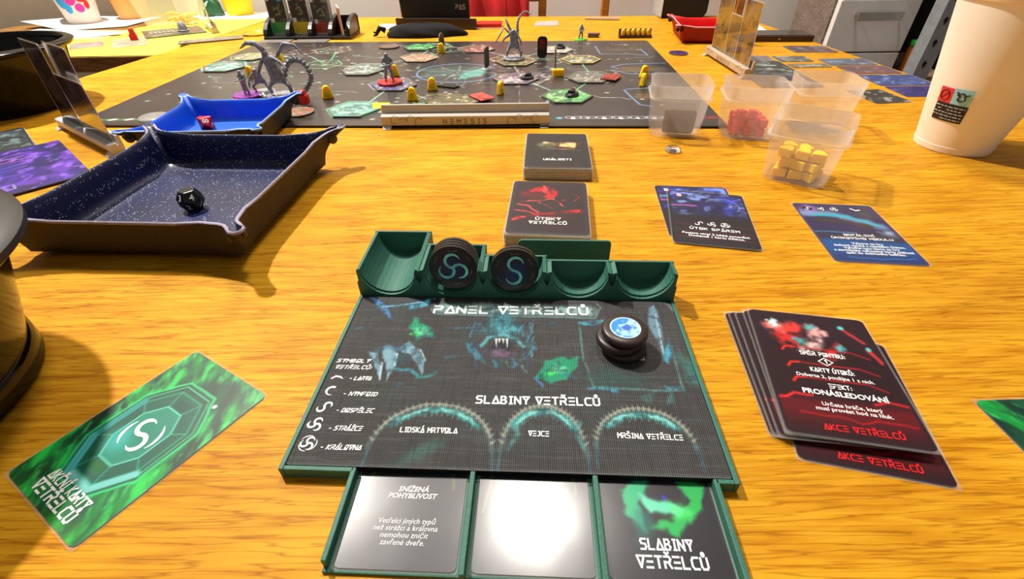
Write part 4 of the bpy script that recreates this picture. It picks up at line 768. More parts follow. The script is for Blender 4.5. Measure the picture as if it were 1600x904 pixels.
def dice_tray(label, cx, cy, rz, a, b_, h, mats, ear=.028, flare=.006, snapm=None):
    t = thing('dice_tray', label, 'dice tray', (cx, cy, .0003), rz)
    base, topp, hh = [], [], []; cs = [(1, -1), (1, 1), (-1, 1), (-1, -1)]
    for i, (sx, sy) in enumerate(cs):
        c = Vector((sx*a, sy*b_)); px, py = cs[i-1]; prev = Vector((px*a, py*b_)); nx_, ny_ = cs[(i+1) % 4]; nxt = Vector((nx_*a, ny_*b_))
        din = (c-prev).normalized(); dout = (nxt-c).normalized(); d = (din-dout).normalized(); n = Vector((-d.y, d.x)); ct = c+d*flare*1.2
        for s_, side in ((.22, din), (.12, din), (.06, din)): pass
        L1 = (c-prev).length; L2 = (nxt-c).length
        seq = [(c-din*L1*.42, ct-din*L1*.42-0*n, 0, 0), (c-din*L1*.25, ct-din*L1*.25, 0, .0), (c-din*L1*.12, ct-din*L1*.13, 0, .0015)]
        k = .0042
        ears = [(.004, -.0050), (.010, -.0030), (.6*ear, -.0030), (.85*ear, -k), (ear, -.6*k), (ear*1.04, 0), (ear, .6*k), (.85*ear, k), (.6*ear, .0030), (.010, .0030), (.004, .0050)]
        for j, (e_, nn) in enumerate(ears):
            f = e_/ear; seq.append((c+d*(.0012)+n*(-.0018+.0036*j/10), ct+d*(e_-.004)+n*nn, f, .002+.003*f))
        seq += [(c+dout*L2*.12, ct+dout*L2*.13, 0, .0015), (c+dout*L2*.25, ct+dout*L2*.25, 0, 0), (c+dout*L2*.42, ct+dout*L2*.42, 0, 0)]
        for B_, T_, f, dz in seq: base.append(B_); topp.append(T_); hh.append((f, dz))
    N = len(base); rings = [[(B_.x*k_, B_.y*k_, z_) for B_ in base] for k_, z_ in ((.80, .0028), (.90, .0030), (.955, .0042))]; nh = 8; z0 = .0066
    for r in range(nh+1):
        u = r/nh; ring = []
        for B_, T_, (f, dz) in zip(base, topp, hh):
            e_ = u**(1.0+1.1*f); e_ = e_ if f == 0 else e_; q = B_.lerp(T_, e_*(.55+.45*u) if f == 0 else e_); ring.append((q.x, q.y, z0+(h+dz-z0)*(math.sin(u*PI/2)**1.0 if f == 0 else u)))
        rings.append(ring)
    mb = MB(); V = [p for r in rings for p in r]; F = [(i*N+k, (i+1)*N+k, (i+1)*N+(k+1) % N, i*N+(k+1) % N) for i in range(nh+3) for k in range(N)]+[tuple(range(N))]
    mb.add(V, F); o = mb.build('folded_leather', list(mats), t, auto=1.0)
    s = o.modifiers.new('s', 'SOLIDIFY'); s.thickness = .0024; s.offset = -1; s.material_offset = 1; s.material_offset_rim = 2; s.use_even_offset = False
    for i, (sx, sy) in enumerate(cs):
        d = Vector((sx, sy)).normalized(); n = Vector((-d.y, d.x)); c = Vector((sx*a, sy*b_))+d*(flare*1.2+ear*.30)
        for sg in (-1, 1):
            M = Matrix.Translation((c.x+n.x*.0052*sg, c.y+n.y*.0052*sg, h*.86)) @ Vector((n.x*sg, n.y*sg, 0)).to_track_quat('Z', 'Y').to_matrix().to_4x4()
            MB().lathe([(.0046, -.0016), (.0046, .0002), (.0036, .0009), (.0002, .0011)], 18, M).build('snap_button', snapm or DARKP, t, auto=.8)
    return t
LEAT = mat('dark_brown_leather', (50, 40, 40), .6, var=.15, bump=.5, bscale=900); EDG = mat('lilac_leather_edge', (158, 150, 172), .7, var=.12, vscale=400, bump=.4, bscale=1200)
DT = dice_tray('large dark dice tray with navy starry lining, black die inside', -.272, .369, math.radians(-3.6), .079, .079, .033, (starry('navy_starry_lining', (22, 30, 72), (200, 208, 230)), LEAT, EDG), snapm=mat('snap_brown', (52, 36, 30), .35))
BL = dice_tray('small blue dice tray behind the dark one, red die inside', -.330, .5385, math.radians(1.5), .056, .050, .027, (mat('bright_blue_leather', (18, 92, 216), .40, var=.15, vscale=30, bump=.2, bscale=900), mat('black_leather', (30, 32, 40), .55, bump=.4, bscale=900), mat('pale_blue_edge', (140, 172, 214), .7)), ear=.020, flare=.006)
RT = dice_tray('red dice tray beside the black box at the back', .405, 1.075, math.radians(-8), .052, .050, .030, (mat('red_leather_inside', (214, 10, 12), .5, var=.1), mat('deep_red_leather', (150, 10, 14), .55, bump=.3, bscale=900), mat('pink_edge', (220, 170, 176), .7)), ear=.020, flare=.007, snapm=mat('snap_dark', (24, 14, 16), .4))
# dice
def die(name, label, pts, loc, m, nums, rot, num_mat, size):
    d = thing(name, label, 'die', (0, 0, 0)); bm = bmesh.new(); vs = [bm.verts.new(p) for p in pts]; bmesh.ops.convex_hull(bm, input=bm.verts); bmesh.ops.dissolve_limit(bm, angle_limit=.02, verts=bm.verts, edges=bm.edges); bm.normal_update()
    R = Matrix.Rotation(rot[2], 4, 'Z') @ Matrix.Rotation(rot[1], 4, 'Y') @ Matrix.Rotation(rot[0], 4, 'X')
    # lay the die on one of its faces
    f0 = min(bm.faces, key=lambda f: (R.to_3x3() @ f.normal).z); q = (R.to_3x3() @ f0.normal).rotation_difference(Vector((0, 0, -1))).to_matrix().to_4x4(); R = q @ R
    bm.transform(R); zmin = min(v.co.z for v in bm.verts); bm.normal_update()
    for v in bm.verts: v.co.z -= zmin
    me = bpy.data.meshes.new('die_body'); bm.to_mesh(me); o = link('die_body', me, m, d); bev(o, size*.06, 2); d.location = loc
    eye = Vector((0, 0, CAMH))-Vector(loc); fs = sorted([f for f in bm.faces], key=lambda f: -f.normal.dot(eye.normalized()))[:len(nums)]
    for s_, f in zip(nums, fs):
        c = f.calc_center_median(); nn = f.normal; up = (Vector((0, .2, 1))-nn*nn.dot(Vector((0, .2, 1)))).normalized(); rt = up.cross(nn)
        M = Matrix(((rt.x, up.x, nn.x, c.x+nn.x*.0003), (rt.y, up.y, nn.y, c.y+nn.y*.0003), (rt.z, up.z, nn.z, c.z+nn.z*.0003), (0, 0, 0, 1)))
        l = letters('numeral', s_, size*.62, num_mat, d, off=.0001); l.matrix_local = M
    bm.free(); return d
g = (1+5**.5)/2
dod = [(x, y, z) for x in (-1, 1) for y in (-1, 1) for z in (-1, 1)]+[(0, a/g, b*g) for a in (-1, 1) for b in (-1, 1)]+[(a/g, b*g, 0) for a in (-1, 1) for b in (-1, 1)]+[(a*g, 0, b/g) for a in (-1, 1) for b in (-1, 1)]
q = at(299, 331, .003); die('twelve_sided_die', 'black die with white numerals in the dark starry tray', [tuple(v*.0062 for v in p) for p in dod], (q.x, q.y+.006, .0033), mat('black_die_plastic', (20, 20, 22), .3, var=.1), ['4', '2', '3', '1'], (.2, .1, .55), INK, .012)
tz = [(math.cos(k*PI/5), math.sin(k*PI/5), .105*(1 if k % 2 else -1)) for k in range(10)]+[(0, 0, 1.), (0, 0, -1.)]
q = at(322, 204, .003); die('ten_sided_die', 'red ten sided die reading 00 in the blue tray', [tuple(v*.0105 for v in p) for p in tz], (q.x, q.y+.006, .0033), mat('red_die_plastic', (196, 12, 18), .25), ['00', '9'], (.4, .2, 1.2), INK, .011)

# ================================================================ black pots
POT = mat('black_enamel', (13, 12, 13), .12, spec=.38, var=.1)
t = thing('black_pot', 'black enamel pot at the left edge in front of the side table', 'pot', (-.690, .672, .0003))
MB().lathe([(.070, 0), (.074, .001), (.076, .004), (.092, .068), (.094, .071), (.091, .071), (.074, .006), (.0005, .005)], 64).build('pot_body', POT, t, auto=.7)
MB().lathe([(.092, .0700), (.100, .0705), (.1035, .0735), (.1035, .0755), (.100, .0775), (.093, .0778), (.091, .0745), (.091, .0700)], 64, cap0=False, cap1=False).build('rolled_rim', POT, t, auto=.9)
t = thing('black_pot', 'glossy black pot cut off by the left edge beside the green card', 'pot', (-.335, .143, .0003))
MB().lathe([(.072, 0), (.0795, .0005), (.081, .002), (.081, .012), (.0795, .0145), (.0805, .017), (.099, .072), (.096, .074), (.078, .016), (.0005, .015)], 80).build('pot_body', POT, t, auto=.6)
MB().lathe([(.096, .0705), (.106, .0715), (.1105, .0750), (.1105, .0785), (.107, .0808), (.097, .0812), (.094, .0775), (.094, .0715)], 80, cap0=False, cap1=False).build('rolled_rim', mat('matt_black_rim', (34, 32, 32), .4), t, auto=.9)

# ================================================================ game board with everything on it
bx, by, br = pose([(405, 66), (1012, 65), (1137, 197), (112, 197)], .002)
BF = Frame(bx, by, br, .003); BW, BH = .802, .506
A = Art(BW, BH, 560, (50, 44, 45), .0)
bb = lambda x, y: tuple(1000*v for v in BF.px(x, y))
bm_ = lambda *P: [bb(*p) for p in P]
A.mix(.5*A.n(60, 4), (38, 34, 36)); A.mix(.3*sm(.5, .75, A.n(40, 5, 7)), (70, 64, 66))
HEX = lambda cx, cy, r, rot=0.: [(cx+r*math.cos(rot+k*PI/3), cy+r*math.sin(rot+k*PI/3)) for k in range(6)]
RG = random.Random(11)
def hexroom(px, py, r, col, lc, a=.8):
    cx, cy = bb(px, py); P = HEX(cx, cy, r); A.poly(P, col, a, 2, 3, 12); A.line(P+[P[0]], 2.4, lc, .9, .7, 1.0)
    for k in range(16): A.line([(cx+RG.uniform(-.7, .7)*r, cy+RG.uniform(-.7, .7)*r), (cx+RG.uniform(-.7, .7)*r, cy+RG.uniform(-.7, .7)*r)], RG.uniform(1, 3), [lc, (30, 28, 30), (160, 165, 155)][k % 3], .6, .8, 2)
    for k in range(6): A.blob(cx+RG.uniform(-1.1, 1.1)*r, cy+RG.uniform(-1.1, 1.1)*r, 4, 3, (205, 205, 195), .8, .4)
rooms = [(350, 103, 40, (60, 110, 108), (120, 200, 190)), (388, 88, 34, (78, 78, 60), (150, 150, 110)), (520, 78, 36, (70, 62, 56), (170, 150, 120)), (505, 100, 34, (44, 58, 48), (110, 190, 130)), (572, 106, 36, (90, 110, 105), (170, 200, 190)), (655, 88, 34, (96, 78, 62), (200, 180, 150)), (742, 76, 34, (84, 54, 48), (180, 150, 130)), (820, 122, 38, (74, 66, 74), (170, 160, 170)), (905, 93, 36, (76, 84, 80), (200, 190, 130)), (925, 120, 38, (70, 70, 68), (150, 150, 140)), (690, 158, 40, (70, 66, 48), (150, 140, 100)), (885, 150, 36, (60, 80, 58), (140, 180, 120)), (470, 85, 30, (52, 46, 48), (130, 60, 60)), (555, 170, 38, (60, 90, 84), (120, 190, 170)), (612, 131, 36, (66, 66, 84), (150, 150, 190)), (800, 92, 40, (64, 62, 50), (160, 150, 110)), (680, 72, 34, (66, 92, 70), (150, 200, 140)), (870, 78, 34, (90, 88, 84), (190, 186, 176))]
for q in rooms: hexroom(*q)
for (i, a), (j, b_) in [((i, rooms[i]), (j, rooms[j])) for i in range(len(rooms)) for j in range(i) if math.dist(bb(*rooms[i][:2]), bb(*rooms[j][:2])) < 150]:
    p0, p1 = bb(*a[:2]), bb(*b_[:2]); off = RG.uniform(-8, 8); f = lambda t_: (p0[0]*(1-t_)+p1[0]*t_+off, p0[1]*(1-t_)+p1[1]*t_+off*.5); A.line([f(.18), (f(.35)[0], f(.35)[1]+4), f(.65), f(.82)], 2.2, [(160, 222, 205), (200, 200, 190), (110, 220, 150)][(i+j) % 3], .85, .6, 1.2)
for P in (((930, 72), (938, 84), (985, 84), (1012, 86), (1000, 76)), ((965, 107), (955, 104), (975, 100), (1040, 98)), ((955, 109), (985, 115), (1050, 115)), ((975, 140), (985, 150), (1000, 163), (1020, 166)), ((978, 139), (1015, 137))): A.line(bm_(*P), 2.6, (120, 160, 210), .9, .7)
c0 = bb(715, 113); A.blob(c0[0], c0[1], 62, 62, (84, 116, 112), .55, .5, 0, .5); A.line([(c0[0]+66*math.cos(a), c0[1]+60*math.sin(a)) for a in [k*PI/14 for k in range(2, 28)]], 2.6, (110, 160, 220), .9, .8)
for a in range(9): A.line([(c0[0]+10*math.cos(a*.7), c0[1]+10*math.sin(a*.7)), (c0[0]+46*math.cos(a*.7+.2), c0[1]+46*math.sin(a*.7+.2))], 2.5, (160, 176, 168), .6, 1, 3)
A.poly(bm_((725, 112), (762, 104), (752, 118), (715, 124)), (100, 190, 180), .7, 3, 4); A.blob(*bb(985, 108), 34, 20, (120, 90, 56), .6, .7, 0, .5); A.blob(*bb(1025, 108), 26, 18, (110, 104, 84), .6, .7, 0, .6); A.blob(*bb(968, 77), 40, 14, (96, 84, 70), .6, .7, 0, .6); A.blob(*bb(1015, 150), 26, 18, (120, 92, 50), .6, .7)
for P, c_ in (((745, 103, ), (0,)),): pass
A.line(bm_((560, 110), (1000, 111)), 1.0, (190, 190, 184), .7, .4); A.line(bm_((810, 95), (812, 165)), .9, (180, 170, 168), .6, .4); A.line(bm_((480, 79), (560, 70)), 1.2, (140, 60, 60), .7, .6)
c1 = bb(466, 78); A.line([(c1[0]+24*math.cos(a*PI/10), c1[1]+18*math.sin(a*PI/10)) for a in range(21)], 1.6, (150, 62, 60), .8, .6); A.poly([(c1[0]-12, c1[1]-4), (c1[0]+2, c1[1]-3), (c1[0]+4, c1[1]+4)], (220, 220, 216), .9, .8)
for k in range(60):
    x_, y_ = RG.uniform(-.44, .44)*BW*1000, RG.uniform(-.33, .44)*BH*1000; d_ = RG.choice((-1, 1))*RG.uniform(8, 30); A.line([(x_, y_), (x_+d_, y_), (x_+d_*1.4, y_+RG.choice((-1, 1))*9)], RG.uniform(1.2, 2.4), RG.choice([(150, 190, 170), (180, 176, 160), (110, 200, 170), (130, 120, 110)]), .75, .6, 1)
for k in range(190):                                     # small printed discs and dashes of the map
    x_, y_ = RG.uniform(-.46, .46)*BW*1000, RG.uniform(-.36, .46)*BH*1000; A.blob(x_, y_, RG.uniform(2.5, 5), RG.uniform(2, 4), RG.choice([(200, 200, 190), (150, 190, 180), (120, 110, 104), (180, 150, 110)]), .7, .4)
yt = -BH*500+17
A.line([(-BW*500+6, yt-9), (BW*500-6, yt-9)], .8, (120, 112, 112), .7, .4); A.mix(.8*sm(-BH*500+4, -BH*500+1, A.y), (22, 19, 20))
for k, (px, wch) in enumerate(((896, '8'), (919, '7'), (945, '6'), (971, '5'), (997, '4'), (1023, '3'), (1049, '2'))):
    cx, cy = bb(px, 183); A.line([(cx-8.5, cy-4), (cx-9.5, cy), (cx-8.5, cy+4), (cx+8.5, cy+4), (cx+9.5, cy), (cx+8.5, cy-4), (cx-8.5, cy-4)], 1.5, (200, 206, 214), .9, .4)
for px in (1105, 1120): A.line([(lambda c: (c[0]+8*math.cos(a), c[1]+3*math.sin(a)))(bb(px, 183)) for a in [k*PI/6 for k in range(13)]], 1.0, (210, 40, 50), .9, .4)
A.blob(*bb(874, 184), 5, 4, (90, 190, 220), .9, .4)
for k in range(7): cx, cy = bb(150+13*k, 187-.2*k); A.blob(cx, cy, 7, 4, ((225, 228, 220), (60, 130, 60))[k % 2], .9, .4, .4)
for k in range(14): A.line([(lambda c: (c[0]+RG.uniform(-20, 20), c[1]+RG.uniform(-9, 9)))(bb(300, 150)) for _ in range(2)], 1.2, (120, 116, 116), .5, .8, 2)
gb = thing('game_board', 'large dark board with hexagonal rooms and glowing corridors', 'game board', (bx, by, .0002), br)
plate('board_print', A, .0026, BOARDP, gb, (20, 17, 18)); fl = MB().box(-.0003, .0003, -BH/2+.001, BH/2-.001, .00262, .00275).box(-BW/2+.001, BW/2-.001, -.0003, .0003, .00262, .00275).build('fold_line', mat('fold_grey', (96, 88, 88), .6), gb)
ik = Ink()
for px, wch in ((896, '8'), (919, '7'), (945, '6'), (971, '5'), (997, '4'), (1023, '3'), (1049, '2')):
    u, v = BF.px(px, 186); ik.text(wch, u, v, .0062, weight=.22, z=.0030, aspect=.9)
ik.build('lettering', INK, gb)
BZ = .00285
TILES = []
def ground(x, y, r=.008): return BZ+(.0021 if any(math.hypot(x-a, y-b_) < c_+r for a, b_, c_ in TILES) else .0001)
# --- hexagonal room tiles lying on the board
def hex_tile(label, px, py, r, cols, seed, rot=0.):
    p_ = at(px, py, BZ+.002); T = thing('hexagonal_tile', label, 'tile', (p_.x, p_.y, BZ), br+rot, 'hexagonal room tiles')
    TILES.append((p_.x, p_.y, r*.9)); A = Art(2*r, 2*r*.866, 44, cols[0]); hw = r*1000*(1-np.abs(A.Y)/(r*.866)*.5); A.X = A.X/(r)*hw/1000; A.x = A.X*1000
    R_ = random.Random(seed); A.mix(.7*sm(.4, .65, A.n(12, 4, seed)), cols[1]); A.mix(.8*sm(.52, .7, A.n(8, 4, seed+5)), cols[2])
    for k in range(9): A.line([(R_.uniform(-22, 22), R_.uniform(-20, 20)), (R_.uniform(-22, 22), R_.uniform(-20, 20))], 1.6, cols[k % 3], .7, .7, 1.5)
    for k in range(5): A.blob(R_.uniform(-24, 24), R_.uniform(-20, 20), 3, 2.4, (225, 225, 215), .85, .4)
    A.mix(sm(.86, .93, np.maximum(np.abs(A.y)/(r*866), (np.abs(A.x)*.866+np.abs(A.y)*.5)/(r*866))), cols[3]); plate('tile_print', A, .0019, TILEP, T, (110, 104, 88)); return T
GN = ((70, 120, 80), (90, 190, 110), (180, 220, 150), (64, 96, 60))
for a in (('teal hexagonal tile behind the left end of the white stand', 552, 170, .034, ((60, 110, 104), (110, 190, 176), (190, 225, 215), (90, 130, 110)), 1), ('grey tile with pale teal centre left of the red-based figure', 566, 109, .036, ((96, 96, 92), (120, 170, 160), (215, 225, 220), (80, 78, 70)), 2), ('green tile at the far edge below the black bag', 656, 73, .033, GN, 3), ('tan tile with orange spot in the second row', 655, 90, .033, ((150, 140, 124), (190, 110, 70), (220, 214, 196), (176, 160, 130)), 4), ('blue striped tile under the red-based figure', 616, 132, .034, ((90, 84, 92), (80, 80, 190), (200, 190, 190), (100, 92, 90)), 5), ('olive tile behind the middle of the white stand', 706, 158, .037, ((96, 90, 60), (70, 64, 44), (170, 150, 110), (60, 58, 42)), 6), ('reddish speckled tile near the standing disc', 746, 76, .034, ((110, 80, 70), (150, 60, 50), (200, 180, 170), (120, 100, 90)), 7), ('olive tile under the long-tailed grey creature', 806, 95, .036, ((96, 92, 66), (70, 66, 50), (180, 164, 110), (150, 130, 96)), 8), ('pale grey tile at the far edge behind the black pod', 868, 77, .034, ((170, 166, 158), (120, 116, 110), (210, 206, 198), (150, 146, 138)), 9), ('tile with yellow rim and cyan centre on the right', 908, 92, .035, ((90, 92, 84), (150, 190, 190), (220, 190, 110), (190, 160, 70)), 10), ('mauve and white tile in the middle of the board', 806, 122, .036, ((110, 92, 104), (170, 150, 160), (220, 214, 206), (110, 104, 100)), 11), ('grey machinery tile left of the red card', 920, 120, .036, ((96, 96, 92), (120, 120, 118), (170, 160, 140), (84, 80, 70)), 12), ('bright green tile near the numbered track', 886, 149, .036, GN, 13), ('khaki tile at the far left corner of the board', 392, 88, .032, ((110, 112, 84), (140, 140, 110), (190, 190, 160), (130, 130, 100)), 14), ('teal sketch tile beside the purple-based figure', 350, 104, .037, ((76, 104, 100), (110, 190, 180), (200, 210, 200), (70, 80, 78)), 15)): hex_tile(*a)
# --- yellow standing pieces
def ghost(label, px, py, rz=0., flat=False, s=1.):
    p_ = at(px, py, BZ); M = Matrix(((1, 0, 0, 0), (0, 0, -1, .003), (0, 1, 0, 0), (0, 0, 0, 1))) if not flat else Matrix.Identity(4)
    P = [(x*s, y*s) for x, y in ghost_mesh()]; T = thing('yellow_marker', label, 'marker', (p_.x, p_.y, ground(p_.x, p_.y)), rz, 'yellow plastic markers on the board')
    bev(MB().prism(P, 0, .006, M).build('marker_body', YEL, T), .0012, 3)
    N_ = MB().lathe([(.0034, 0), (.0030, .0005), (.0012, .0008), (.0001, .0008)], 12, M @ Matrix.Translation((0, .0065*s, .006))); N_.build('raised_knob', YEL, T, True); return T
for a in (('yellow marker beside the red disc at the left front', 513, 154, .5), ('yellow marker right behind the red-based figure', 617, 119, .1), ('yellow marker above the left half of the white stand', 645, 157, .0), ('yellow marker in front of the big circular room', 676, 141, .15), ('yellow marker in front of the small dark standing disc', 690, 83, .0), ('yellow marker above the right half of the white stand', 782, 147, 1.2), ('rear yellow marker of the pair next to the leftmost tub', 1006, 121, .2), ('front yellow marker of the pair next to the leftmost tub', 1004, 134, 1.0), ('yellow marker behind the crouching grey creature', 393, 121, -.4), ('yellow marker behind the largest grey creature with the ridged tail', 439, 98, -.3)): ghost(*a)
p_ = at(872, 119, BZ); bev(MB().box(-.009, .009, -.004, .004, 0, .0105).build('yellow_block', YEL), .0015); o_ = bpy.data.objects['yellow_block']; o_.location = (p_.x, p_.y, ground(p_.x, p_.y)); tag(o_, 'blocky yellow marker lying right of the board middle', 'marker')
p_ = at(605, 166, BZ); o_ = bev(MB().prism([(-.012, -.012), (.012, -.012), (.006, .012), (-.018, .012)], 0, .002).build('yellow_flat_tile', YEL), .0004); o_.location = (p_.x-.004, p_.y-.002, BZ+.0001); tag(o_, 'flat yellow tile at the left end of the white stand', 'tile'); 
# --- round cardboard discs
def disc(label, px, py, r, cols, z=BZ, seed=1, h=.002, name='round_disc'):
    p_ = at(px, py, z+h); T = thing(name, label, 'token', (p_.x, p_.y, z+.0001), 0); A = Art(2*r, 2*r, 30, cols[0], r-.00001); A.mix(sm(.42, .6, A.n(r*400, 4, seed)), cols[1]); A.mix(.8*sm(.55, .7, A.n(r*260, 4, seed+3)), cols[2]); plate('disc_print', A, h, TILEP, T, (120, 110, 84)); return T
disc('round disc with red scribbles at the board front left', 466, 174, .0195, ((126, 116, 100), (160, 90, 70), (180, 170, 150)), seed=3)
disc('brown round disc on the far edge of the board', 608, 72, .020, ((110, 84, 66), (90, 68, 56), (120, 96, 80)), seed=5)
disc('violet round disc on the table right of the board', 1060, 82, .017, ((36, 30, 70), (60, 50, 130), (90, 90, 190)), .0003, 7)
p_ = at(240, 182, BZ+.002); o_ = MB().lathe([(.0165, 0), (.0175, .0006), (.0175, .002), (.016, .003), (.0005, .0032)], 32).build('clear_disc', clear('frosted_disc', (190, 186, 184), .6, .3, .3), None, auto=.7); o_.location = (p_.x, p_.y, BZ+.0001); tag(o_, 'frosted clear disc on the left front corner of the board', 'token')
p_ = at(474, 164, BZ+.002); t = thing('red_marker', 'faceted red marker standing on the red scribbled disc', 'marker', (p_.x, p_.y+.004, BZ+.0023)); bev(MB().box(-.007, .007, -.006, .006, 0, .012).build('marker_body', REDP, t), .0015, 2); bev(MB().box(-.0045, .0045, -.0045, .0045, .0121, .0175).build('marker_top', REDP, t), .0012)
p_ = at(370, 157, BZ); o_ = MB().lathe([(.006, 0), (.0065, .001), (.006, .0022), (.001, .0024)], 18).build('red_chip', mat('orange_red_chip', (214, 60, 40), .4), None, True); o_.location = (p_.x, p_.y-.002, BZ+.0001); tag(o_, 'small orange red chip in front of the purple-based figure', 'token')
p_ = at(955, 121, BZ+.002); o_ = bev(MB().box(-.012, .012, -.017, .017, 0, .0014).box(-.008, .006, -.012, .010, .0015, .0019).build('red_item_card', [mat('brick_red_card', (150, 60, 46), .5, var=.3, vscale=120)]), .0003); o_.location = (p_.x, p_.y, ground(p_.x, p_.y, .017)); o_.rotation_euler = (0, 0, -.5); tag(o_, 'small brick red card on the board near the yellow pair', 'card')
p_ = at(748, 152, BZ+.002); o_ = bev(MB().box(-.011, .011, -.017, .017, 0, .0014).box(-.004, .006, -.014, .004, .0015, .0019).build('red_item_card', [mat('red_white_card', (190, 70, 60), .5, var=.5, vscale=90)]), .0003); o_.location = (p_.x+.004, p_.y, ground(p_.x+.004, p_.y, .017)); o_.rotation_euler = (0, 0, .6); tag(o_, 'small red and white card behind the right half of the white stand', 'card')
# black crumbly tokens
def rubble(label, px, py, r, m, seed):
    R_ = random.Random(seed); p_ = at(px, py, BZ+.004); T = thing('rubble_token', label, 'token', (p_.x, p_.y, ground(p_.x, p_.y)), R_.random()); n = 12
    MB().loft([[(r*s_*math.cos(2*PI*k/n)*R_.uniform(.85, 1.1), .7*r*s_*math.sin(2*PI*k/n)*R_.uniform(.85, 1.1), z) for k in range(n)] for s_, z in ((1, 0), (1, .003), (.8, .0045))]).build('token_body', m, T)
    for k in range(5): MB().box(-.002, .002, -.002, .002, 0, .003, Matrix.Translation((R_.uniform(-.5, .5)*r, R_.uniform(-.3, .3)*r, .0046)) @ Matrix.Rotation(R_.random()*3, 4, 'Z')).build('lump', m, T)
BLK = mat('black_token_plastic', (38, 38, 44), .35, var=.3, vscale=300)
rubble('dark lump token on the mauve tile', 823, 121, .011, BLK, 1); rubble('dark lump token on the bright green tile', 894, 147, .012, BLK, 2); rubble('small dark lump token on the pale grey tile', 876, 74, .010, BLK, 3)
# --- cardboard door tokens on clear stands, pod, disc
def door(label, px, py, h, w_, rz, shape, m, edge):
    p_ = at(px, py, BZ+.003); T = thing('standing_token', label, 'token', (p_.x, p_.y, ground(p_.x, p_.y)), rz, 'cardboard tokens standing on clear bases')
    MB().lathe([(.0085, 0), (.009, .0006), (.0085, .0016), (.003, .0026), (.0005, .0027)], 24).build('clear_base', CLEARP, T, True)
    P = rrect(w_, h, w_*.45 if shape == 'round' else w_*.18, 6, 0, h/2); M = Matrix(((1, 0, 0, 0), (0, 0, -1, .001), (0, 1, 0, .0028), (0, 0, 0, 1)))
    bev(MB().prism(P, 0, .002, M).build('cardboard', m, T), .0003); MB().prism([(x*.8, h/2+(y-h/2)*.86) for x, y in P], .00201, .0022, M).build('printed_face', edge, T)
BRN = mat('brown_board_edge', (126, 104, 84), .7, var=.15); FAC = mat('dark_token_print', (40, 32, 34), .5, var=.3, vscale=150)
door('round dark token standing edge-on at the far edge of the board', 691, 75, .026, .021, 1.25, 'round', BRN, FAC); door('tall token standing edge-on left of the long-tailed creature', 761, 105, .031, .022, 1.30, 'slab', BRN, FAC); door('thin token standing edge-on right of the black pod', 867, 106, .031, .022, 1.53, 'slab', BRN, FAC)
p_ = at(847, 88, BZ+.002); T = thing('pod_marker', 'black standing pod token with a red picture', 'token', (p_.x, p_.y, ground(p_.x, p_.y)), -.15); P = rrect(.017, .034, .006, 6, 0, .017); M = Matrix(((1, 0, 0, 0), (0, 0, -1, .002), (0, 1, 0, .0), (0, 0, 0, 1)))
bev(MB().prism(P, 0, .005, M).build('pod_body', mat('pod_black', (30, 22, 22), .4), T), .0006); MB().prism(rrect(.010, .017, .003, 4, 0, .021), .0051, .0054, M).build('red_picture', mat('pod_red', (120, 26, 20), .5, var=.5, vscale=200), T)
# black wedge with a wire base lying in front of the circular room
p_ = at(702, 133, BZ+.002); T = thing('fallen_token', 'fallen black triangular token with clear wire stand', 'token', (p_.x, p_.y, BZ+.0001), -.1); MB().prism([(-.020, -.002), (.010, -.012), (.017, .004), (.008, .009)], 0, .002).build('black_triangle', DARKP, T)
MB().tube([(.016+.009*math.cos(a), .002, .010+.009*math.sin(a)) for a in [k*PI/8 for k in range(17)]], .0009, 6).tube([(.010, .002, .002), (.022, -.006, .001)], .0009, 6).build('wire_stand', CLEARP, T, True)

# --- figures
def base(T, r, m, h=.004): MB().lathe([(r*.94, 0), (r, .0008), (r, h*.8), (r*.95, h), (.0005, h)], 36).build('figure_base', m, T, auto=.7)
def soldier(label, px, py, h, basem, rz=0., r=.0145, gm=GREYP):
    p_ = at(px, py, BZ); T = thing('game_figure', label, 'figurine', (p_.x, p_.y+r*.6, ground(p_.x, p_.y+r*.6, r) if p_.y < 1.05 else .0003), rz, 'plastic figures on coloured bases'); base(T, r, basem); k = h/.04
    V = [(0, 0, .0225), (0, .0005, .029), (0, 0, .0335), (0, -.0005, .0355), (0, -.001, .0395),
         (.0028, 0, .021), (.0042, -.001, .013), (.0048, .001, .0055), (.0052, -.0025, .0045), (-.0028, 0, .021), (-.004, .001, .013), (-.0052, .002, .0055), (-.0055, -.001, .0045),
         (.0045, 0, .0325), (.0068, -.001, .027), (.0040, -.0055, .0245), (-.0045, 0, .0325), (-.0066, -.001, .027), (-.0020, -.0060, .0250)]
    E_ = [(0, 1), (1, 2), (2, 3), (3, 4), (0, 5), (5, 6), (6, 7), (7, 8), (0, 9), (9, 10), (10, 11), (11, 12), (2, 13), (13, 14), (14, 15), (2, 16), (16, 17), (17, 18)]
    R = [.0040, .0044, .0038, .0018, .0036, .0027, .0024, .0019, .0017, .0027, .0024, .0019, .0017, .0023, .0019, .0015, .0023, .0019, .0015]
    skin('figure_body', [(x*k, y*k, z*k) for x, y, z in V], E_, [q*k for q in R], gm, T, 2)
    MB().tube([(.008*k, -.0075*k, .0265*k), (-.008*k, -.0068*k, .0235*k)], [.0006*k, .0012*k], 8).build('rifle', gm, T, True); bev(MB().box(-.0028*k, .0028*k, .0025*k, .0058*k, .0245*k, .0335*k).build('backpack', gm, T), .0008); return T
soldier('grey soldier figure on a red base in the middle left', 608, 136, .043, mat('red_base', (190, 18, 28), .4), .3, .0185); soldier('slim grey figure on a purple base behind the blue tray', 382, 155, .036, mat('purple_base', (130, 30, 150), .4), -.4, .0190); soldier('slim grey figure on a green base behind the board', 908, 63, .031, mat('lime_base', (110, 190, 40), .4), .6, .0135)
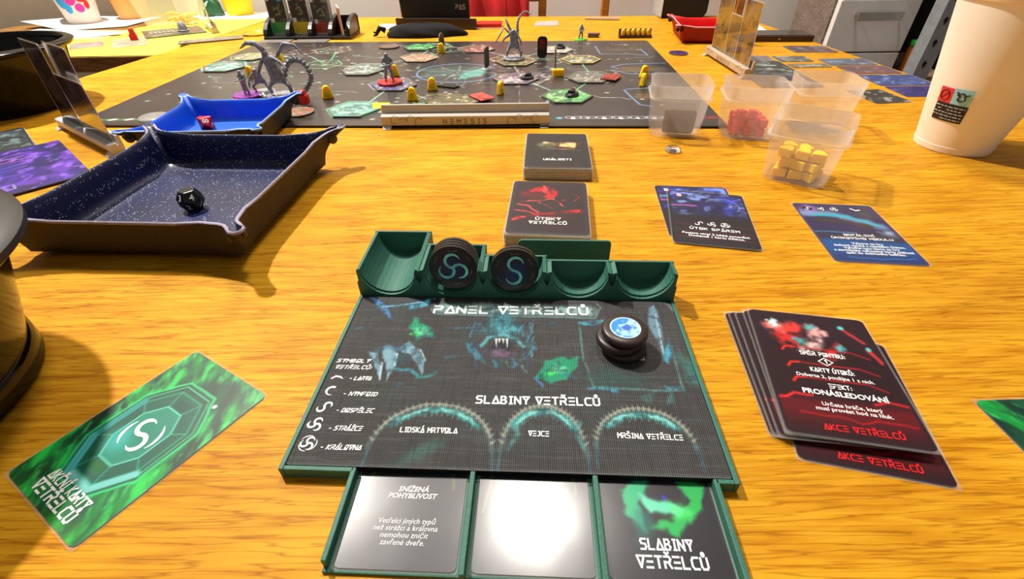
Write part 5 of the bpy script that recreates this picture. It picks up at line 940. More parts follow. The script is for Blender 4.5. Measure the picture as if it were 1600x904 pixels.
def creature(label, px, py, parts, r, s=1., rz=0., br_=.0165):
    p_ = at(px, py, BZ); T = thing('creature_figure', label, 'figurine', (p_.x, p_.y+br_*.6, ground(p_.x, p_.y+br_*.6, br_)), rz, 'grey creature figures'); base(T, br_, GREYP, .0035); V, E_, R, tubes = parts
    skin('creature_body', [(x*s, y*s, z*s) for x, y, z in V], E_, [q*s for q in R], GREYP, T, 2)
    for nm, P, rad in tubes: MB().tube([(x*s, y*s, z*s) for x, y, z in P], [q*s for q in rad], 8).build(nm, GREYP, T, nm != 'tail')
    return T
def ridged(P, r0, r1, n):                     # a ridged tail: radii alternate along a smooth path
    out = []; 
    for i in range(n+1):
        u = i/n*(len(P)-1); k = min(int(u), len(P)-2); f = u-k; p0, p1, p2, p3 = [Vector(P[max(0, min(len(P)-1, k+d))]) for d in (-1, 0, 1, 2)]
        out.append(tuple(.5*((2*p1)+(p2-p0)*f+(2*p0-5*p1+4*p2-p3)*f*f+(3*p1-p0-3*p2+p3)*f**3)))
    return out, [(r0+(r1-r0)*i/n)*(1.35 if i % 2 else .7) for i in range(n+1)]
# crouching creature
V = [(0, 0, .018), (0, -.002, .024), (0, -.004, .029), (0, -.008, .033), (0, -.002, .036), (.006, .001, .015), (.010, -.004, .011), (.009, 0, .004), (-.006, .001, .015), (-.010, -.004, .011), (-.009, 0, .004), (.006, -.004, .026), (.011, -.008, .019), (.012, -.010, .010), (-.006, -.004, .026), (-.011, -.008, .019), (-.012, -.010, .010)]
E_ = [(0, 1), (1, 2), (2, 3), (2, 4), (0, 5), (5, 6), (6, 7), (0, 8), (8, 9), (9, 10), (2, 11), (11, 12), (12, 13), (2, 14), (14, 15), (15, 16)]
R = [.004, .0042, .0034, .0022, .0026, .0028, .0020, .0014, .0028, .0020, .0014, .0020, .0015, .0010, .0020, .0015, .0010]
tl, tr_ = ridged([(0, .003, .016), (.006, .010, .012), (.016, .008, .012), (.020, 0, .016)], .0018, .0006, 22)
creature('crouching grey creature between the purple figure and the largest creature', 408, 150, (V, E_, R, [('tail', tl, tr_)]), 0, 1.05, 0, .018)
# queen
V = [(0, 0, .022), (-.002, -.001, .032), (-.004, -.002, .042), (-.005, -.004, .050), (-.003, -.006, .054), (.007, .002, .018), (.013, -.003, .013), (.012, .001, .004), (-.007, .002, .018), (-.012, -.003, .013), (-.012, .001, .004), (.003, -.003, .044), (.012, -.006, .040), (.018, -.010, .034), (-.010, -.003, .043), (-.015, -.006, .034), (-.017, -.010, .026), (0, .002, .040), (.010, .004, .050)]
E_ = [(0, 1), (1, 2), (2, 3), (3, 4), (0, 5), (5, 6), (6, 7), (0, 8), (8, 9), (9, 10), (2, 11), (11, 12), (12, 13), (2, 14), (14, 15), (15, 16), (2, 17), (17, 18)]
R = [.0060, .0058, .0048, .0034, .0036, .0036, .0026, .0020, .0036, .0026, .0020, .0026, .0018, .0012, .0026, .0018, .0012, .0020, .0010]
tl, tr_ = ridged([(.004, .006, .018), (.012, .006, .034), (.024, .006, .041), (.036, .004, .035), (.040, .002, .022), (.033, 0, .011), (.026, -.008, .006), (.010, -.021, .0052), (-.010, -.020, .0050), (-.020, -.006, .0050)], .0032, .0022, 60)
creature('largest grey creature with a ridged tail coiled around its base', 437, 156, (V, E_, R, [('tail', tl, tr_), ('head_crest', [(-.004, -.005, .052), (-.012, -.003, .060), (-.024, 0, .060), (-.034, .002, .054)], [.0030, .0034, .0024, .0006]), ('back_blade', [(.006, .004, .046), (.016, .006, .058), (.028, .006, .056), (.034, .005, .048)], [.0022, .0024, .0018, .0004])]), 0, 1.15, 0, .022)
# long-tailed creature
V = [(0, 0, .020), (.001, -.001, .028), (.0, -.003, .036), (-.001, -.006, .041), (-.001, -.010, .040), (.007, .001, .017), (.012, -.004, .011), (.011, .001, .004), (-.007, .001, .017), (-.010, -.004, .011), (-.011, .001, .004), (-.006, -.003, .035), (-.014, -.004, .030), (-.020, -.006, .022), (.006, -.003, .034), (.011, -.006, .026), (.012, -.008, .019)]
E_ = [(0, 1), (1, 2), (2, 3), (3, 4), (0, 5), (5, 6), (6, 7), (0, 8), (8, 9), (9, 10), (2, 11), (11, 12), (12, 13), (2, 14), (14, 15), (15, 16)]
R = [.0048, .0048, .004, .003, .0022, .003, .0022, .0016, .003, .0022, .0016, .0022, .0016, .001, .0022, .0016, .001]
tl, tr_ = ridged([(.002, .004, .020), (.006, .008, .034), (.006, .008, .048), (.010, .006, .058), (.018, .004, .064), (.026, .002, .060)], .0026, .0008, 34)
creature('grey creature with a long raised tail at the back middle', 803, 97, (V, E_, R, [('tail', tl, tr_), ('back_spike', [(-.002, .002, .036), (-.008, .004, .046), (-.012, .004, .056)], [.0022, .0018, .0014]), ('arm_blade', [(-.004, 0, .034), (-.014, 0, .044), (-.020, -.002, .036), (-.028, -.004, .024)], [.0018, .0014, .0012, .0005])]), 0, 1.12, 0, .019)

# ================================================================ stands for cards
STW = mat('pale_grey_plastic', (186, 178, 168), .45, var=.04)
def rack(label, x, y, rz, L, m, letters_=True, h=.0245):
    T = thing('card_stand', label, 'card stand', (x, y, .0003), rz); hl = L/2; M = Matrix(((0, 0, 1, -hl), (1, 0, 0, 0), (0, 1, 0, 0), (0, 0, 0, 1)))
    prof = [(-.0055, .0035), (.008, .0035), (.008, h), (.0045, h), (.0035, .010), (.0022, .010), (.0018, h*.62), (-.0042, h*.60), (-.0060, h*.56)]
    bev(MB().prism(prof, 0, L, M).build('stand_body', m, T), .0006)
    for s_ in (-1, 1): bev(MB().prism([(-.011, 0), (.010, 0), (.010, .0034), (-.006, .0034)], 0, .010, Matrix(((0, 0, 1, s_*(hl-.006)-.005), (1, 0, 0, 0), (0, 1, 0, 0), (0, 0, 0, 1)))).build('foot', m, T), .0005)
    if letters_:
        ik = Ink(); ik.text('NEMESIS', 0, 0, .0052, wd=.052, weight=.14, z=0, gap=.9); 
        for s_ in (-1, 1):
            for k in range(4): cx_ = s_*(.055+.0095*k); ik.new(); ik.stroke(HEX(cx_, .0022+(.0028 if k % 2 else 0), .0052, PI/6)[:5-(k % 3)], .0005, 0)
        
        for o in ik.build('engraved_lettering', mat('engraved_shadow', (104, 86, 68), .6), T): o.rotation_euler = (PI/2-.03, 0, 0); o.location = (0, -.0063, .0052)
    return T
a, b_ = at(594, 203), at(861, 200); m_ = (a+b_)/2; rack('pale grey engraved card stand lying empty in front of the board', m_.x, m_.y+.009, math.atan2((b_-a).y, (b_-a).x), .200, STW)
STS = mat('silvery_plastic', (186, 168, 148), .28, var=.1, spec=.7)
rack('silvery card stand holding cards, right of the board', .3635, .842, -PI/2+.01, .172, STS)
GOLD = artmat('glossy_mirror_card', .25, 1., .05)
def upright(label, p0, p1, h, base_c, seed, lean=.12, z=.012, grp='cards standing in stands', m=None, cols=None):
    p0, p1 = Vector(p0), Vector(p1); d = p1-p0; w_ = d.length; A = Art(w_, h, 44, base_c, .003); cols = cols or ((130, 96, 40), (40, 32, 28), (90, 100, 130))
    A.mix(.8*sm(.4, .6, A.n(22, 4, seed)), cols[0]); A.mix(.8*sm(.5, .65, A.n(16, 4, seed+3)), cols[1]); A.mix(.6*sm(.56, .7, A.n(12, 4, seed+6)), cols[2]); rim(A, (214, 202, 186), 1.0); mid = (p0+p1)/2
    T = thing('standing_card', label, 'card', (mid.x, mid.y, z), group=grp, rot=(PI/2-lean, 0, math.atan2(d.y, d.x))); o = plate('card_face', A, .0006, m or GOLD, T, (200, 188, 176)); o.location = (0, h/2, -.0003)
    f = link('sleeve', sleeve_mesh(round(w_, 4), h), None, T); f.location = (0, h/2, -.0003); return T
sx = .3665
for a in (('rear tall card in the silvery stand', (sx, .925), (sx, .862), .0882, (120, 92, 44), 3, -.04), ('short middle card in the silvery stand', (sx-.0004, .866), (sx-.0004, .803), .0630, (110, 84, 44), 9, -.04), ('near tall card in the silvery stand', (sx-.0012, .820), (sx-.0012, .762), .0882, (124, 90, 40), 15, -.04)): upright(*a)

# ================================================================ left player's corner
def picture(w_, h, base_c, cols, seed, n=60, r=.003, border=None, extra=None):
    A = Art(w_, h, n, base_c, r); A.mix(.8*sm(.4, .62, A.n(26, 4, seed)), cols[0]); A.mix(.75*sm(.5, .68, A.n(16, 5, seed+4)), cols[1]); A.mix(.7*sm(.57, .70, A.n(9, 4, seed+8)), cols[2])
    if extra: extra(A)
    if border: rim(A, border, 1.6)
    return A
def purple(A):
    A.mix(.8*sm(10, -60, A.x+A.y*.4), (30, 28, 70)); 
    for k in range(7): A.line([(-90+8*k, 30-6*k), (-20+12*k, 44-8*k), (60, 50-9*k)], 3, ((150, 80, 220), (190, 130, 250), (230, 110, 200))[k % 3], .75, 2, 5, 14)
    A.blob(30, 5, 40, 26, (44, 40, 150), .7, .8)
    for x_, y_ in ((-60, 20), (-60, 4), (-58, -12), (0, -50), (-16, -50), (20, -44)): A.poly([(x_-3, y_-5), (x_+3, y_-5), (x_+3, y_+5), (x_-3, y_+5)], (225, 225, 235), .95, .6)
    for x_ in (-20, 6, 34): A.line([(x_-9, -44), (x_-9, -56), (x_+9, -56), (x_+9, -44), (x_-9, -44)], 1.2, (170, 160, 220), .8, .5)
    A.blob(8, -50, 6, 3, (60, 190, 220), .9, .6); A.line(arc(44, -30, 14, 0, 360, 14), 2, (120, 70, 220), .8, 1, 2)
ang = math.radians(48); u_ = Vector((math.cos(ang), math.sin(ang), 0)); v_ = Vector((-u_.y, u_.x, 0)); tr = at(92, 219, .002); c_ = tr-u_*.108-v_*.072
c_ = tr-u_*.10-v_*.07
T = thing('character_board', 'violet character board left of the dark dice tray', 'game board', (c_.x, c_.y, .0003), ang); plate('board_print', picture(.200, .140, (40, 34, 90), ((60, 40, 140), (110, 60, 190), (160, 110, 230)), 5, 130, .002, None, purple), .0022, TILEP, T, (24, 20, 34))
# cards lying on that board's far edge
c2 = Vector((-.591, .526, 0))
for k in range(3):
    T = card('sleeved_card', picture(CWD, CHT, (44, 48, 50), ((30, 34, 36), (70, 90, 92), (120, 150, 150)), 20+k, 40, .003, (30, 30, 32)), ('lowest dark card beside the violet board', 'middle dark card beside the violet board', 'top dark grey card beside the violet board')[k], c2.x+.001*k, c2.y-.001*k, ang-.02*k, .0004+.0008*k, group='dark cards beside the violet board')
an = math.radians(-36); sd = Vector((math.cos(an), math.sin(an), 0)); sc_ = Vector((-.487, .536, 0))
rack('white card stand with standing cards left of the board', sc_.x, sc_.y, an, .160, mat('white_stand_plastic', (214, 212, 214), .4, var=.03), False, .020)
nx = Vector((-sd.y, sd.x, 0)).normalized(); uu = sd.normalized()
DKM = artmat('dark_mirror_card', .2, 1., .06)
def st(s0, s1, o): a = sc_+uu*s0+nx*o; b_ = sc_+uu*s1+nx*o; return (a.x, a.y), (b_.x, b_.y)
for lb, s0, s1, o, h, sd_, ln in (('tallest dark standing card, rearmost in the white stand', -.078, -.015, .0030, .0860, 41, .02), ('short dark standing card in the middle of the white stand', -.004, .074, .0023, .0600, 47, -.02), ('dark standing card at the near end of the white stand', -.012, .051, .0042, .0882, 53, .05)): upright(lb, *st(s0, s1, o), h, (66, 58, 56), sd_, ln, .0120, 'cards in the white stand', DKM, ((40, 34, 34), (96, 84, 80), (70, 60, 96)))
# ================================================================ right player's corner
def figure_art(A):
    A.line([(-30, 40), (0, 52), (24, 46)], 6, (200, 206, 196), .8, 2, 4); A.line([(-34, 20), (10, 26), (34, 10)], 7, (150, 160, 150), .8, 3, 5); A.blob(10, -20, 26, 24, (150, 150, 160), .7, .7, 0, .8); A.blob(20, -40, 14, 10, (70, 70, 130), .7, .7, 0, .7); A.blob(0, -50, 12, 9, (180, 120, 80), .7, .7, 0, .7)
T = thing('character_board', 'black and grey character board behind the red cube tub', 'game board', (.4150, .786, .0003), -.03); plate('board_print', picture(.088, .156, (34, 36, 36), ((50, 56, 54), (90, 100, 94), (170, 180, 170)), 61, 70, .002, None, figure_art), .0020, TILEP, T, (20, 20, 20))
RC = (((84, 70, 76), (120, 80, 84), (150, 140, 150)), ((90, 92, 88), (130, 130, 120), (190, 186, 170)), ((120, 110, 84), (150, 140, 110), (220, 210, 180)), ((100, 110, 130), (96, 80, 90), (150, 170, 200)), ((120, 84, 90), (90, 84, 80), (150, 130, 140)), ((60, 76, 130), (90, 110, 170), (170, 180, 220)), ((60, 50, 120), (40, 34, 90), (110, 100, 190)), ((60, 54, 48), (100, 96, 90), (190, 190, 190)), ((120, 112, 110), (150, 140, 140), (110, 96, 110)))
for k, (x, y, w_, h, r, lb) in enumerate(((.566, .960, .078, .056, -.03, 'mauve card farthest back along the right table edge'), (.497, .884, .056, .040, -.03, 'small grey card behind the black character board'), (.501, .835, .064, .026, -.02, 'small tan card beside the black character board'), (.577, .857, .078, .046, -.02, 'blue grey card second along the right table edge'), (.580, .803, .078, .050, -.02, 'reddish card third along the right table edge'), (.583, .740, .082, .060, -.02, 'pale blue card fourth along the right table edge'), (.584, .680, .082, .050, -.02, 'violet card nearest along the right table edge'), (.506, .660, .050, .060, .1, 'dark card with white figure behind the rear tub'), (.432, .892, .060, .040, -.05, 'pale grey card right behind the silvery stand'))):
    card('sleeved_card', picture(w_, h, RC[k][0], RC[k], 70+k*3, 40, .002), lb, x, y, r, .0003, w=w_, h=h, m=TILEP, group='cards laid out along the right table edge')
# phone in a brown case, paper, black box
T = thing('tablet', 'black tablet in a brown case lying at the right back edge', 'tablet', (.541, 1.062, .0003), -.06); bev(MB().prism(rrect(.140, .064, .008, 5), 0, .0105).build('brown_case', mat('brown_case', (62, 38, 22), .5), T), .001); MB().prism(rrect(.130, .054, .006, 5), .0106, .0114).build('glass_screen', mat('dark_screen', (58, 52, 50), .08, var=.05), T)
MB().lathe([(.0016, 0), (.0016, .0006)], 10, Matrix.Translation((0, -.0322, .005)) @ Matrix.Rotation(PI/2, 4, 'X')).build('button', CHROME, T)
for k in range(3): sheet('paper_stack', [(.470+.002*k, 1.150), (.560, 1.125+.003*k), (.575, 1.21), (.480, 1.23)], .0004+.0012*k, PAPW if k else PAPT, ('lowest loose paper behind the tablet', 'middle loose paper behind the tablet', 'top loose paper behind the tablet')[k], 'paper', 'loose papers behind the tablet', t=.0009)
T = thing('black_case', 'tall black rounded case standing behind the red dice tray', 'case', (.441, 1.375, .0003)); bev(MB().prism(rrect(.114, .24, .016, 6, 0, .12), -.04, .04, Matrix(((1, 0, 0, 0), (0, 0, -1, 0), (0, 1, 0, 0), (0, 0, 0, 1)))).build('case_shell', mat('black_fabric_case', (20, 20, 23), .6, bump=.3, bscale=500), T), .004); bev(MB().box(-.0585, -.0572, -.043, .043, .002, .20).build('side_seam', INKG, T), .0003)
# ================================================================ far side of the table
T = thing('card_organizer', 'black card organizer with curved fins behind the board', 'organizer', (-.447, 1.150, .0003), -.02)
bev(MB().box(-.078, .110, -.030, .048, 0, .006).build('base_tray', DARKP, T), .001)
for x in (-.074, -.026, .022, .066, .104):
    P = [(-.026, .006), (.046, .006), (.046, .040)]+[(.046-.072*math.sin(a), .006+.034*math.cos(a)) for a in [k*PI/16 for k in range(1, 8)]]
    bev(MB().prism(P, -.0045, .0045, Matrix(((0, 0, 1, x), (1, 0, 0, 0), (0, 1, 0, .0001), (0, 0, 0, 1)))).build('curved_fin', DARKP, T), .0008)
bev(MB().box(-.078, .110, .0462, .049, .0062, .036).build('back_wall', DARKP, T), .0006)
OG = Frame(-.447, 1.150, -.02)
MINI = ((-.050, 'upright card with green foot and blue picture in the organizer', (40, 44, 50), (60, 160, 80), .072), (-.002, 'upright card with yellow foot in the organizer', (50, 46, 44), (226, 190, 40), .073), (.044, 'upright grey card with red foot in the organizer', (86, 92, 88), (170, 60, 50), .066))
for k, (u, lb, bc, fc, h) in enumerate(MINI):
    def ex(A, fc=fc):
        A.mix(sm(-A.h*500+24, -A.h*500+22, A.y), fc); A.poly([(-17, -14), (-9, -14), (-9, -6), (-17, -6)], (235, 235, 230), .95, .5); A.poly([(-18, 26), (-12, 26), (-12, 32), (-18, 32)], (235, 235, 235), .95, .5); A.line([(-6, 10), (4, 14), (6, 2), (-4, 0)], 3, (160, 170, 110), .7, 1, 2); A.blob(10, 28, 7, 4, ((60, 190, 220), (220, 90, 60), (150, 170, 160))[k], .8, .6); rim(A, (225, 222, 215), 1.2)
    for j in range(3):
        p0, p1 = OG.w(u-.020, .004+.004*j), OG.w(u+.020, .004+.004*j)
        if j == 0:
            A = picture(.040, h, bc, ((40, 40, 44), (70, 80, 110), (110, 120, 110)), 90+k, 36, .002, None, ex)
            T = thing('standing_card', lb, 'card', ((p0.x+p1.x)/2, (p0.y+p1.y)/2, .0068), group='cards in the organizer', rot=(PI/2-.06, 0, -.02)); o = plate('card_face', A, .0006, TILEP, T, (220, 216, 208)); o.location = (0, h/2, 0)
        else:
            T = thing('standing_card', ('white card behind the one with green foot', 'white card behind the one with yellow foot', 'white card behind the one with red foot')[k]+(', nearer of two' if j == 1 else ', farther of two'), 'card', ((p0.x+p1.x)/2+.001*j, (p0.y+p1.y)/2, .0068), group='cards in the organizer', rot=(PI/2-.06, 0, -.02)); MB().prism(rrect(.040, h, .002, 4, 0, h/2), 0, .0006).build('card_stock', EDGEW, T)
p0 = OG.w(.086, 0); T = thing('standing_card', 'orange-backed card leaning at the right end of the organizer', 'card', (p0.x, p0.y, .0068), group='cards in the organizer', rot=(PI/2, 0, -1.2)); MB().prism(rrect(.050, .052, .002, 4, 0, .026), 0, .003).build('card_stock', EDGEW, T); MB().prism(rrect(.046, .048, .002, 4, 0, .026), .0031, .0034).build('card_back', mat('orange_brown_card', (176, 92, 50), .5), T)
for k in range(6):
    p0 = OG.w(-.046+.078*(k//3), -.0545-.001*(k % 3)); T = filler('sleeved_card', p0.x, p0.y, PI/2, .0004+.0007*(k % 3)*4, ('grey sleeved card in the low left pile before the organizer', 'grey sleeved card in the low right pile before the organizer')[k//3], 'low card piles before the organizer', mat('grey_card_stock', (116, 110, 104), .5), .044, .067)
    T.location.z = .0004+.0008*(k % 3)
# black screen with lettering in a dark bar
bl, brr = at(621, 46), at(744, 47); mm = (bl+brr)/2; T = thing('player_screen', 'black upright screen with grey letters in a dark brown bar', 'screen', (mm.x, mm.y+.008, .0003), math.atan2((brr-bl).y, (brr-bl).x))
bev(MB().box(-.094, .094, -.008, -.002, 0, .0225).box(-.094, .094, -.002, .010, 0, .008).box(-.094, .094, .0045, .010, .008, .020).build('foot_bar', mat('dark_brown_bar', (58, 44, 32), .4), T), .0008)
bev(MB().prism([(-.078, .0085), (.080, .0085), (.080, .125), (-.088, .125)], -.0012, .0012, Matrix(((1, 0, 0, 0), (0, 0, -1, .0012), (0, 1, 0, 0), (0, 0, 0, 1)))).build('screen_panel', mat('screen_black', (16, 15, 16), .35, var=.3, vscale=40), T), .0006)
q = Ink(); q.text('PAS', 0, 0, .0085, wd=.022, weight=.16, z=0); o = q.build('lettering', INKG, T); o.rotation_euler = (PI/2, 0, 0); o.location = (.060, -.0004, .0405)
# velvet bag
def lump(name, m, par, cx, cy, rx, ry, h, seed, n=26, rg=9):
    R_ = random.Random(seed); ph = [R_.random()*6 for _ in range(6)]; rings = []
    for i in range(rg+1):
        a = PI/2*i/rg; ring = []
        for k in range(n):
            t_ = 2*PI*k/n; f = 1+.10*math.sin(3*t_+ph[0])+.06*math.sin(5*t_+ph[1]+i)+.04*math.sin(8*t_+ph[2]); ring.append((cx+rx*f*max(.02, math.cos(a)**.7)*math.cos(t_), cy+ry*f*max(.02, math.cos(a)**.7)*math.sin(t_), h*math.sin(a)*(1+.08*math.sin(2*t_+ph[3]))))
        rings.append(ring)
    return MB().loft(rings).build(name, m, par, True)
T = thing('velvet_bag', 'black velvet drawstring bag lying before the black screen', 'bag', (-.188, 1.150, .0003)); VEL = mat('black_velvet', (12, 11, 13), .95, bump=.6, bscale=200); lump('bag_body', VEL, T, 0, 0, .085, .030, .024, 4)
MB().tube([(-.080, -.004, .012), (-.092, -.008, .018), (-.098, -.012, .008), (-.104, -.010, .010)], [.006, .004, .003, .002], 8).tube([(-.090, -.006, .015), (-.100, -.004, .004), (-.106, -.008, .0025)], [.003, .0025, .002], 8).build('drawstring', VEL, T, True)
def flat(label, P, m, z=.0003, h=.0009, name='loose_card', cat='card'):
    Q = [at(*p, z) for p in P]; o = MB().prism([(q.x, q.y) for q in Q][::-1], z, z+h).build(name, m); return tag(o, label, cat)
flat('white loose card beside the foot of the black screen', [(588, 46), (596, 38), (619, 38), (619, 46)], PAPW); flat('pale see-through card lying behind the long-tailed creature', [(834, 41), (838, 34), (872, 33), (873, 40)], clear('frosted_card', (220, 220, 222), .6, .3, .3))
flat('thin dark-edged card at the far edge before the wooden chair', [(914, 31), (914, 29), (966, 28), (967, 32)], mat('pale_brown_card', (170, 140, 112), .5), .0003, .003)
T = thing('card_box', 'small red card box on a white card right of the black screen', 'box', (*at(764, 44)[:2], .0003), -.02); bev(MB().box(-.030, .030, -.004, .040, .0011, .009).build('box_body', mat('red_box', (176, 16, 20), .4, var=.15), T), .001); MB().box(-.031, .031, -.006, .042, 0, .001).build('white_card', PAPW, T)
p_ = at(927, 58); T = thing('brown_token', 'brown folded token beside the green-based figure', 'token', (p_.x, p_.y, .0003), -.1); bev(MB().prism([(-.012, -.006), (.010, -.008), (.012, .004), (-.011, .006)], 0, .003).build('token_base', mat('brown_token', (84, 60, 50), .5), T), .0006); bev(MB().prism([(-.012, -.004), (.012, -.005), (.014, .004), (-.011, .006)], .0031, .008).build('token_top', mat('brown_token_pale', (128, 104, 92), .5), T), .001)
# row of yellow shells in a black clip
p_ = at(993, 60); T = thing('shell_clip', 'black clip with six yellow domed shells behind the board', 'token', (p_.x, p_.y+.006, .0003), -.02); bev(MB().box(-.034, .034, -.006, .008, 0, .005).box(-.034, .034, .0055, .008, .005, .016).build('clip', mat('dark_red_brown', (60, 30, 18), .4), T), .0006)
for k in range(6): MB().lathe([(.0046, .0051), (.0048, .006), (.0048, .013), (.0038, .0155), (.0018, .017), (.0002, .0175)], 16, Matrix.Translation((-.026+.0104*k, 0, 0))).build('yellow_shell', mat('mustard_plastic', (206, 168, 40), .35, var=.1), T, auto=.8)
p_ = at(397, 54); o_ = MB().lathe([(.030, 0), (.033, .001), (.033, .003), (.029, .004), (.027, .0022), (.0005, .002)], 40).build('gold_dish', mat('gold_green_dish', (196, 170, 50), .25, metal=.5, var=.2), None, auto=.7); o_.location = (p_.x+.004, p_.y+.006, .0003); tag(o_, 'small shiny gold dish left of the card organizer', 'dish')
# ================================================================ things on the side table (its paper top lies at z = -.0049)
ZT = -.0047
def cup(label, x, y, r0, r1, h, m, spots=None, z=ZT):
    T = thing('paper_cup', label, 'cup', (x, y, z), 0, 'party cups on the side table'); f = lambda zz: r0+(r1-r0)*zz/h
    MB().lathe([(r0*.92, .003), (r0*.97, 0), (r0, .0005), (r1, h), (r1+.0015, h+.001), (r1-.0006, h+.002), (r0-.0006, .004), (.0005, .0035)], 48).build('cup_wall', m, T, auto=.7)
    for a, zz, rx, rz_, sm_ in spots or []:
        n = 14; V = [((f(zz)+.0006)*math.cos(a), (f(zz)+.0006)*math.sin(a), zz)]+[((f(zz+rz_*math.sin(2*PI*k/n))+.0006)*math.cos(a+rx/f(zz)*math.cos(2*PI*k/n)), (f(zz+rz_*math.sin(2*PI*k/n))+.0006)*math.sin(a+rx/f(zz)*math.cos(2*PI*k/n)), zz+rz_*math.sin(2*PI*k/n)) for k in range(n)]
        MB().add(V, [(0, 1+k, 1+(k+1) % n) for k in range(n)]).build('printed_spot', sm_, T)
    return T
D = math.radians
SB, SM, SR = mat('spot_blue', (30, 160, 224), .5), mat('spot_magenta', (224, 40, 160), .5), mat('spot_red', (226, 24, 34), .5)
cup('white party cup with blue, pink and red spots', -1.135, 1.435, .036, .050, .095, mat('white_cup_paper', (226, 216, 208), .5), [(D(-95), .055, .013, .020, SB), (D(-82), .036, .008, .012, SB), (D(-68), .058, .014, .016, SM), (D(-48), .036, .010, .010, SM), (D(-35), .062, .014, .014, SR), (D(-24), .042, .006, .010, SR)], z=-.0030)
cup('orange party cup behind the clear snack box', -1.045, 1.505, .036, .048, .095, mat('orange_cup_paper', (250, 168, 90), .45, var=.03), z=-.0030)
cup('yellow party cup at the far end of the side table', -.772, 1.555, .034, .046, .095, mat('yellow_cup_paper', (248, 218, 10), .45, var=.03), z=-.0047)
T = thing('snack_box', 'clear plastic snack box on the side table', 'container', (-.872, 1.400, ZT), -.03); SNK = clear('clear_snack_plastic', (236, 236, 210), .20, .12, .35)
def rr(w_, h, r, z): return [(p[0], p[1], z) for p in rrect(w_, h, r, 4)]
MB().loft([rr(.120, .070, .01, 0), rr(.125, .074, .01, .003), rr(.150, .095, .012, .075), rr(.148, .093, .012, .075), rr(.122, .071, .01, .003)]).build('box_wall', SNK, T, auto=.8); MB().loft([rr(.150, .095, .012, .0755), rr(.162, .106, .014, .076), rr(.162, .106, .014, .078), rr(.15, .095, .012, .0785)], False, False).build('box_rim', SNK, T, auto=.8)
CHP = mat('corn_chip', (236, 186, 70), .6, var=.25, vscale=200)
for k in range(16):
    o = MB().tube([(-.016, 0, 0), (-.006, .002, .003), (.006, -.002, .003), (.016, 0, 0)], [.0028, .0036, .0034, .0026], 8).build('corn_stick', CHP, None, True) if k == 0 else bpy.data.objects['corn_stick'].copy()
    if k: C.objects.link(o)
    o.location = (-.846+random.uniform(-.028, .028), 1.388+random.uniform(-.018, .018), .0025+.0055*(k//5)); o.rotation_euler = (random.uniform(-.2, .2), random.uniform(-.15, .15), random.uniform(0, 3)); tag(o, 'yellow corn stick heaped in the clear snack box', 'snack', 'corn sticks in the snack box')
T = thing('snack_wrapper', 'dark green crumpled wrapper between snack box and yellow cup', 'wrapper', (-.842, 1.535, ZT)); lump('wrapper_foil', mat('dark_green_foil', (40, 84, 62), .3, var=.3, vscale=30, bump=.5, bscale=120), T, 0, 0, .032, .026, .05, 9); MB().tube([(-.006, -.026, .020), (.004, -.030, .030), (.012, -.026, .038)], [.002, .003, .001], 6).build('pale_print', mat('mint_print', (170, 220, 200), .5), T, True)
sheet('paper_sheet', [(-.90, 1.464), (-.648, 1.464), (-.640, 1.590), (-.90, 1.590)], -.0055, PAPW, 'white paper sheet under the yellow cup and green wrapper', 'paper'); bpy.data.objects['paper_sheet.001']['label'] = 'yellow paper sheet along the big table, before the white sheet'
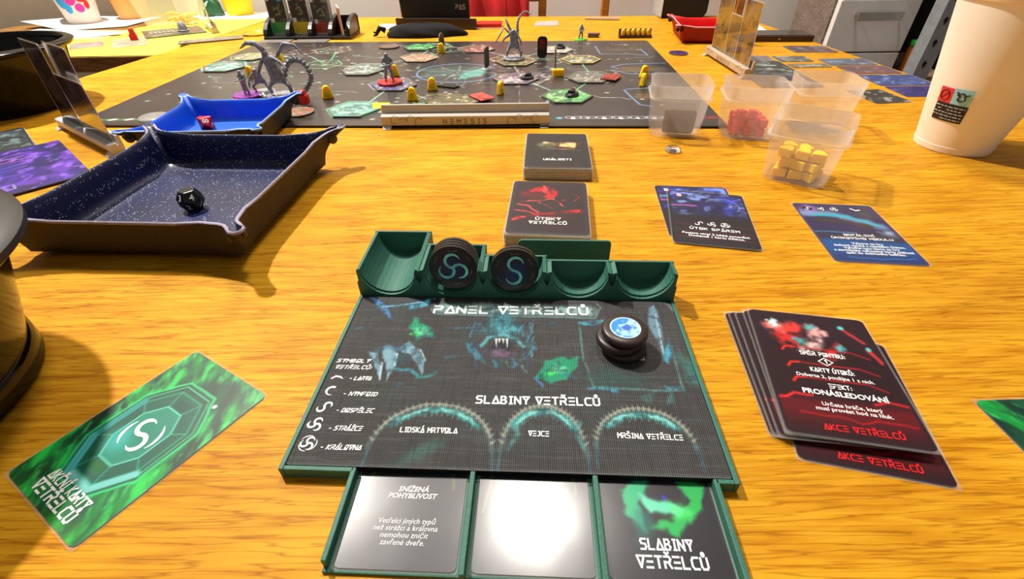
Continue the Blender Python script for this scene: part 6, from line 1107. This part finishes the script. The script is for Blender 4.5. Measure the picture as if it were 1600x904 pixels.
for k, (q, bc, lb) in enumerate((([(107, 69), (160, 64), (164, 72), (110, 78)], ((150, 150, 140), (200, 90, 80), (120, 140, 130)), 'flat card with pink stripe beside the black pot on yellow paper'), ([(172, 62), (225, 58), (236, 70), (180, 75)], ((150, 150, 130), (190, 170, 130), (220, 200, 170)), 'flat card with red marker on yellow paper'), ([(143, 54), (176, 52), (184, 57), (150, 59)], ((190, 150, 140), (170, 160, 150), (200, 90, 80)), 'flat pale card behind the two cards on yellow paper'), ([(184, 51), (214, 49), (216, 52), (186, 54)], ((226, 180, 110), (200, 160, 90), (240, 210, 150)), 'tan strip card on yellow paper'), ([(126, 50), (152, 49), (156, 53), (128, 54)], ((190, 50, 110), (150, 40, 80), (210, 120, 140)), 'magenta card in front of the folded napkin'))):
    Q = [at(*p, ZT) for p in q]; c_ = sum(Q, Vector())/4; w_ = ((Q[1]-Q[0]).length+(Q[2]-Q[3]).length)/2; h = ((Q[0]-Q[3]).length+(Q[1]-Q[2]).length)/2; x, y, r = pose(q, ZT)
    T = thing('flat_card', lb, 'card', (x, y, ZT), r, 'cards lying on the yellow paper'); plate('card_face', picture(w_, h, bc[0], bc, 120+k, 24, .002), .0006, TILEP, T, (200, 196, 180))
p_ = at(211, 63, ZT); T = thing('red_marker', 'red marker standing on a flat card of the side table', 'marker', (p_.x, p_.y, ZT+.0008), .4); bev(MB().box(-.007, .007, -.006, .006, 0, .012).build('marker_body', REDP, T), .001); bev(MB().box(-.004, .006, -.004, .004, .0121, .022).build('marker_top', REDP, T), .001)
def dashes(A):
    for k in range(6): A.line([(-48+9*k, 20), (-44+9*k, 4)], 3, (225, 225, 215), .9, .8)
    A.line([(-44, -30), (-6, -26)], 3, (225, 225, 215), .9, .8); A.line([(-44, 36), (0, 38)], 2.5, (225, 225, 215), .8, .8); A.blob(46, -10, 14, 22, (130, 70, 56), .8, .7)
x, y, r = pose([(226, 46), (300, 40), (318, 54), (242, 64)], ZT); T = thing('character_board', 'grey character board with white dashes on the side table', 'game board', (x, y, ZT), r); plate('board_print', picture(.125, .115, (74, 72, 64), ((60, 58, 52), (100, 96, 84), (140, 136, 120)), 131, 60, .002, None, dashes), .002, TILEP, T, (60, 56, 50))
p_ = at(288, 50, ZT); T = thing('game_figure', 'grey figures piece on the grey character board', 'figurine', (p_.x, p_.y, ZT+.0022)); base(T, .012, GREYP, .003); lump('figure_body', GREYP, T, 0, 0, .010, .008, .020, 12); p_ = p_
x, y, r = pose([(262, 63), (352, 55), (360, 64), (258, 71)], .001); T = thing('character_board', 'brown character board bridging the two tables', 'game board', (x+.030, y, .0008), r); plate('board_print', picture(.125, .040, (120, 110, 96), ((96, 88, 80), (150, 136, 120), (190, 176, 150)), 141, 50, .002), .0018, TILEP, T, (70, 56, 46))
rack('silvery card stand at the corner of the side table', -.722, 1.285, -.96, .100, STS, False, .022).location.z = ZT
upright('first clear card in the stand at the side table corner', (-.738, 1.315), (-.712, 1.275), .085, (110, 100, 84), 151, 0., .0075, 'cards at the side table corner'); upright('second clear card in the stand at the side table corner', (-.712, 1.2705), (-.700, 1.253), .085, (120, 104, 84), 157, 0., .0075, 'cards at the side table corner')
